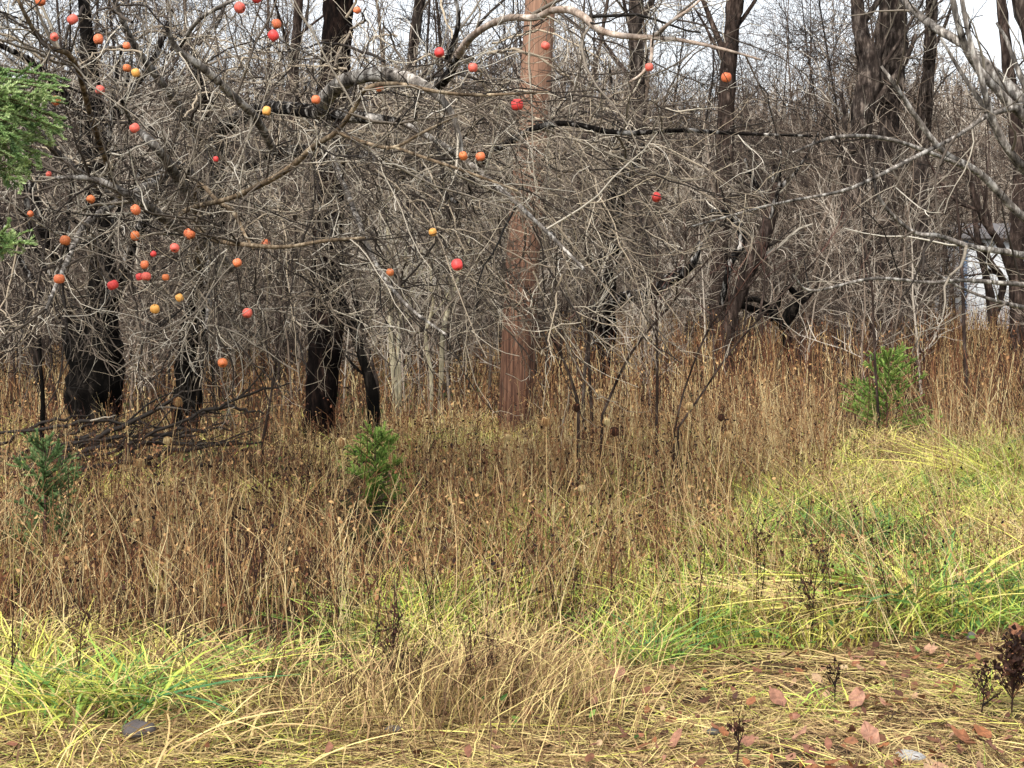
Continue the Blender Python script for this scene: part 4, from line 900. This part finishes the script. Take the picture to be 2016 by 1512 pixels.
grass_clump(520, 1345, 'yellowing clump leaning right, between the big sprawling clump and the brown tussock', 150, (.16, .36), (.40, .95), (.005, .011), .4, leandir=.1, jit=1.8)
grass_clump(420, 1470, 'flattened orange yellow blades lying right at the lower left', 110, (.16, .36), (.22, .50), (.004, .009), leandir=-.1, jit=1.2, spread=.6)
grass_clump(700, 1250, 'upright fresh green tuft left of centre behind the brown tussock', 130, (.16, .36), (.6, .95), (.005, .009), .3)
grass_clump(860, 1270, 'tall yellow green tuft in the centre foreground', 150, (.18, .42), (.45, .85), (.004, .008), .4)
grass_clump(1275, 1300, 'bright green tuft with narrow arching blades right of centre', 130, (.18, .42), (.65, 1.), (.004, .008))
grass_clump(1815, 1225, 'large arching green and yellow clump at right', 170, (.3, .6), (.5, .95), leandir=2.8, jit=1.6)
grass_clump(1640, 1240, 'straw coloured blades lying left under the large arching clump at right', 90, (.25, .5), (.32, .6), leandir=3.0, jit=.5)
grass_clump(1925, 1385, 'small yellow green tuft beside the dark dead plant at lower right', 60, (.1, .2), (.5, .75), (.003, .005))
grass_clump(1610, 1385, 'tiny bright yellow green tuft beside the black dead stalk', 30, (.08, .18), (.6, .8), (.004, .006))
grass_clump(1010, 1400, 'dense straw tussock of fine drooping grass in the lower centre', 800, (.20, .46), (.10, .50), (.0025, .0045), .75, leandir=.4, jit=1.2, flat=0, lean=.3)
grass_clump(760, 1425, 'brown and straw tussock left of the fine drooping one', 520, (.16, .42), (.04, .50), (.0025, .005), .6, flat=0, lean=.28)
grass_clump(1960, 960, 'bright yellow clump near the right edge at mid height', 120, (.35, .75), (.5, .72), (.006, .010), .4, leandir=2.9, jit=.9)

def dead_weed(px, py, d_h, label, nb=14, spread=.5, blk=0.0, rad=.0035, lv=1.0):
    gx, gy = G(px, py); z = float(gz(gx, gy)); g = Geo()
    K = 7; t = np.linspace(0, 1, K); top = d_h
    Pt = np.stack([gx + spread * .12 * t ** 2 + np.cumsum(rng.normal(0, .004, K)), gy + 0 * t, z + t * top], -1)[None]; R = np.linspace(rad, rad * .5, K)[None]
    g.tubes(Pt, R, blk, 5)
    Pc, Rc, Tc = grow(Pt, R, np.array([blk]), 0, top * .25, top * .6, 15, 45, 5, .14, .1, .25, .95, .7, .5, .001, fixed=nb); g.tubes(Pc, Rc, Tc, 4)
    P2, R2, T2 = grow(Pc, Rc, Tc, 0, .02, .07, 20, 60, 3, .2, .1, .3, 1, .7, .5, .001, fixed=5); g.tubes(P2, R2, T2, 3)
    e = P2[:, -1]; leaves(g, e[:, 0], e[:, 1], e[:, 2], rng.uniform(.01, .024, len(e)) * lv, np.clip(rng.normal(blk + .05, .08, len(e)), 0, 1), 1.4)
    o = g.build('dead_weed', M['weed'], origin=np.array([gx, gy, z])); tag(o, label, 'weed', 'dark dead weeds standing in the foreground')
dead_weed(490, 1320, .62, 'tall dark branching dead weed left of centre, stem bare at the foot', 12, .8, .12)
dead_weed(365, 1350, .22, 'short black stalk standing in the big green clump at lower left', 3, .1, .05)
dead_weed(152, 1395, .34, 'thin dark upright stalk at lower left beside the smaller green clump', 4, .2, .1)
dead_weed(20, 1400, .36, 'dark spotted stalk at the far lower left edge', 4, .1, .1)
dead_weed(1640, 1385, .15, 'small black shrivelled stalk standing on the mown strip', 10, .1, .0, .003, .8)
dead_weed(1990, 1420, .26, 'large dark brown dead bushy plant at the lower right edge', 60, .2, .06, .004, 1.3)
dead_weed(1935, 1415, .16, 'small dark dead plant left of the large one at the lower right edge', 14, .1, .05)
dead_weed(1450, 1512, .16, 'thin dark weed at the bottom edge right of centre', 7, .1, .12)
dead_weed(1745, 1255, .52, 'thin dark leaning weed in front of the arching clump at right', 6, -.9, .1)
dead_weed(1595, 1270, .42, 'cluster of blackish knobbly stalks left of the arching clump at right', 16, .2, .04)
dead_weed(1370, 1285, .50, 'slim dark red stalk rising from green herbs right of centre', 5, .3, .15)
dead_weed(1500, 1240, .48, 'dark stalk with small knobs between the slim red one and the black cluster', 8, -.2, .1)
dead_weed(945, 1385, .18, 'dark brown shrivelled weed inside the straw tussock', 12, .1, .05, .003)
dead_weed(765, 1400, .34, 'tangled dark brown weed at the left of the straw tussock', 16, .4, .1)
dead_weed(1205, 1260, .55, 'tall brown stalk at the right side of the straw tussock', 6, -.1, .25)
dead_weed(1290, 1180, .62, 'tall thin reddish brown stalk right of centre in the yellow grass', 5, .1, .3)

# dried flower heads on stalks
def seed_head(px, py, s, tint, label, d=None):
    d = d or rng.uniform(7.6, 9.2); c = P(px, py, d); r = s * .5 * d / F; z0 = float(gz(c[0], c[1]))
    root = empty('dried_flower', (c[0] + rng.normal(0, .03), c[1], z0)); loc = np.array(root.location); tag(root, label, 'dried flower', 'dried flower heads on thin stalks')
    st = spline(np.array([loc - [0, 0, .02], (loc + c) / 2 + [rng.normal(0, .02), 0, 0], c - [0, 0, r * .8]]), 8)
    g = Geo(); g.tubes(st[None], np.linspace(.0026, .0018, 8)[None], .8, 5); g.build('stalk', M['weed'], root, origin=loc)
    g = Geo(); n = 34; a = np.arange(n) * 2.39996; u = np.sqrt((np.arange(n) + .5) / n)
    b = np.tile(c - [0, 0, r], (n, 1)); m = b + np.stack([np.cos(a) * u * r * 1.1, np.sin(a) * u * r * 1.1, .7 * r + 0 * a], -1); e = b + np.stack([np.cos(a) * u * r * .75, np.sin(a) * u * r * .75, r * (1.9 - .3 * u)], -1)
    g.tubes(np.stack([b, m, e], 1), np.tile([.0012, .0014, .003], (n, 1)), np.clip(tint + rng.normal(0, .1, n), 0, 1), 4)
    leaves(g, e[:, 0], e[:, 1], e[:, 2], np.full(n, r * .55), np.clip(tint + rng.normal(0, .12, n), 0, 1), 1.0)
    g.build('seed_head', M['weed'], root, origin=loc)
for a in [(1210, 850, 20, .22, 'large dark brown flower head on a stalk right of the pole foot'), (350, 792, 20, .62, 'round pale flower head in front of the narrow black trunk'),
          (672, 872, 22, .7, 'pale flower head at the foot of the tall dark tree'), (1075, 830, 20, .72, 'pale ring shaped flower head just right of the pole foot'),
          (1135, 803, 18, .25, 'brown flower head left above the large dark one'), (1194, 830, 16, .85, 'cream flower head touching the large dark one'),
          (276, 912, 20, .75, 'pale flower head in the brush pile'), (713, 992, 17, .85, 'whitish flower head under the bright young spruce'),
          (822, 1140, 20, .03, 'black flower head on a slanting stalk in the centre of the grass'), (1420, 822, 15, .2, 'dark flower head in the weeds left of the green spruce on the right'),
          (1357, 800, 17, .8, 'round cream flower head beside the arching reddish shoots'), (1433, 856, 17, .75, 'pale flower head below the dark one in the right weeds'),
          (1146, 962, 17, .95, 'white flower head in the yellow grass right of centre'), (330, 868, 18, .8, 'small cream flower head above the brush pile branches'),
          (450, 985, 17, .75, 'pale flower head on a reddish stalk left of the bright young spruce'), (1000, 860, 15, .8, 'small pale flower head at the foot of the pole')]:
    seed_head(*a)

# ------------------------------------------------------------------ brush pile
PILE = [([(0, 945, 11.8, 9), (120, 890, 11.9, 12), (260, 830, 12, 10), (360, 770, 12.1, 5)], 'long grey branch rising right across the foot of the forked black trunk'),
        ([(0, 852, 12.2, 6), (120, 840, 12.2, 8), (230, 828, 12.2, 7), (330, 842, 12.3, 4)], 'straight grey stick lying level at the top of the brush pile'),
        ([(120, 905, 11.6, 10), (240, 872, 11.6, 11), (400, 876, 11.7, 8), (520, 870, 11.8, 4)], 'long dark branch lying level toward the tall black tree'),
        ([(150, 930, 11.2, 9), (300, 900, 11.4, 10), (470, 868, 11.6, 4)], 'dark curved branch under the level one in the brush pile'),
        ([(380, 818, 12.4, 6), (440, 802, 12.4, 7), (520, 815, 12.4, 4)], 'short arched branch at the right end of the brush pile')]
for i in range(15):
    x0 = rng.uniform(-40, 330); y0 = rng.uniform(850, 950); l = rng.uniform(140, 320); s = rng.normal(-.12, .16); d = rng.uniform(11, 13)
    PILE.append(([(x0, y0, d, rng.uniform(5, 11)), (x0 + l * .5, y0 + l * .5 * s - rng.uniform(0, 14), d, 7), (x0 + l, y0 + l * s, d + .2, 3)], 'thin dark bare branch lying tangled among others in the brush pile'))
for rows, lab in PILE:
    pt, R = limb_pts(rows, 14); pt[:, 2] = np.maximum(pt[:, 2], gz(pt[:, 0], pt[:, 1]) + R)
    pt[1:-1] += rng.normal(0, .012, (12, 3)); org = pt[0].copy()
    R = R * 1.05; g = Geo(); g.tubes(pt[None], R[None], .22, 6)
    Pc, Rc, Tc = grow(pt[None], R[None], np.array([.22]), 5, .15, .7, 20, 60, 5, .18, 0, .2, 1, .6, .4, .0025); g.tubes(Pc, Rc, Tc, 4)
    if len(Pc):
        P2, R2, T2 = grow(Pc, Rc, Tc, 6, .06, .25, 20, 60, 4, .2, 0, .2, 1, .6, .5, .0018); g.tubes(P2, R2, T2, 3)
    tag(g.build('fallen_branch', M['twig'], origin=org), lab, 'branch', 'branches of the brush pile')

# ------------------------------------------------------------------ single fallen leaves and stones
def maple_leaf(px, py, s, tint, label):
    gx, gy = G(px, py); z = float(gz(gx, gy)) + .045
    lob = [(0, -.48), (.14, -.40), (.33, -.34), (.40, -.12), (.44, .05), (.36, .2), (.27, .34), (.13, .42), (0, .56)] if (px * 7 + py) % 5 else [(0, -.5), (.12, -.3), (.42, -.38), (.36, -.12), (.5, .05), (.33, .12), (.28, .32), (.13, .30), (0, .58)]
    pts = np.array(lob + [(-a, b) for a, b in lob[-2:0:-1]]) * s; a = rng.uniform(0, 6.28); pts = pts @ np.array([[math.cos(a), -math.sin(a)], [math.sin(a), math.cos(a)]])
    n = len(pts); pts = pts * .7; zz = .9 * (pts[:, 0] ** 2 + .4 * pts[:, 1] ** 2) / s * rng.uniform(-.4, 1.2) + rng.normal(0, .05 * s, n)
    tl = rng.normal(0, .35, 2) - np.array([0, -.35]); zz = zz + pts @ tl
    V = np.vstack([np.column_stack([pts, zz]), [[0, 0, 0]]]); V2 = V - [0, 0, .0008]
    q = np.array([[n, i, (i + 1) % n, (i + 2) % n] for i in range(0, n, 2)])
    g = Geo(); g.add(np.vstack([V, V2]), np.vstack([q, q[:, ::-1] + n + 1]), np.full(2 * (n + 1), tint))
    st = np.array([V[0], V[0] * 1.5 + [0, 0, .005], V[0] * 2.0 - [0, 0, .005]]); g.tubes(st[None], np.full((1, 3), .0012), .1, 4)
    o = g.build('fallen_leaf', M['leaf'], smooth=False); o.location = (gx, gy, z); tag(o, label, 'leaf', 'large fallen leaves')
for a in [(652, 1465, .10, .78, 'pinkish maple leaf standing in the straw at the bottom left of centre'), (585, 1402, .07, .75, 'small pink leaf in the yellow blades left of centre'),
          (1216, 1350, .10, .8, 'pink leaf with a red centre at the edge of the green tuft'), (1530, 1388, .11, .72, 'pinkish brown leaf on the mown strip left of the small black stalk'),
          (1686, 1392, .10, .8, 'smooth pink leaf on the mown strip right of the small black stalk'), (1712, 1474, .11, .78, 'rounded pink leaf near the bottom right of the mown strip'),
          (1573, 1472, .08, .82, 'pale pink leaf standing up near the bottom, left of the rounded pink one'), (1740, 1500, .06, .45, 'small bright rust red leaf by the white stone'),
          (1998, 1270, .09, .3, 'dark red leaf at the right edge above the dead bushy plant'), (1895, 1468, .12, .5, 'rust brown leaf at lower right, left one of two overlapping'),
          (1935, 1462, .10, .47, 'rust orange leaf at lower right, right one of two overlapping'), (1478, 1392, .06, .5, 'orange brown leaf on the mown strip right of centre'),
          (1425, 1462, .06, .4, 'small dark red leaf near the bottom edge right of centre'), (1470, 1482, .10, .7, 'long brownish pink leaf beside the small dark red one'),
          (1490, 1325, .07, .25, 'dark brown curled leaf at the far side of the mown strip'), (1690, 1310, .07, .8, 'light pinkish leaf at the foot of the arching clump'),
          (1830, 1305, .09, .85, 'pale pink leaf in the straw at the far right of the mown strip'), (1330, 1478, .07, .75, 'small pink leaf at the bottom, right of centre'),
          (1960, 1500, .08, .6, 'brownish leaf at the bottom right corner')]:
    maple_leaf(*a)
def stone(px, py, w, h, c, label):
    gx, gy = G(px, py); z = float(gz(gx, gy)); n, m = 14, 9
    th = np.linspace(0.02, math.pi - .02, m)[:, None]; ph = np.arange(n)[None] * 2 * math.pi / n
    r = 1 + .35 * (vn(ph * 1.1 + px, th * 2.3 + py, 2) - .5); V = np.stack([np.sin(th) * np.cos(ph) * r * w / 2, np.sin(th) * np.sin(ph) * r * w * .4, np.cos(th) * r * h / 2 + 0 * ph + h * .25], -1)
    k = np.arange(m - 1)[:, None] * n; j = np.arange(n)[None]; Fq = np.stack([k + j, k + n + j, k + n + (j + 1) % n, k + (j + 1) % n], -1)
    g = Geo(); g.add(V, Fq, np.zeros(n * m)); o = g.build('stone', mat_plain('stone', c, .8, 25)); o.location = (gx, gy, z + .012); tag(o, label, 'stone')
stone(1790, 1504, .11, .035, (.40, .39, .37), 'flat white stone at the bottom edge near the right')
stone(775, 1458, .06, .022, (.12, .11, .10), 'small grey stone at the bottom below the brown tussock')
stone(275, 1468, .13, .06, (.10, .085, .08), 'dull grey stone half buried at the lower left')
stone(1912, 1275, .045, .045, (.085, .078, .07), 'small blue grey stone in the litter at far right')
stone(1405, 1448, .05, .025, (.075, .07, .062), 'small grey pebble near the bottom right of centre')
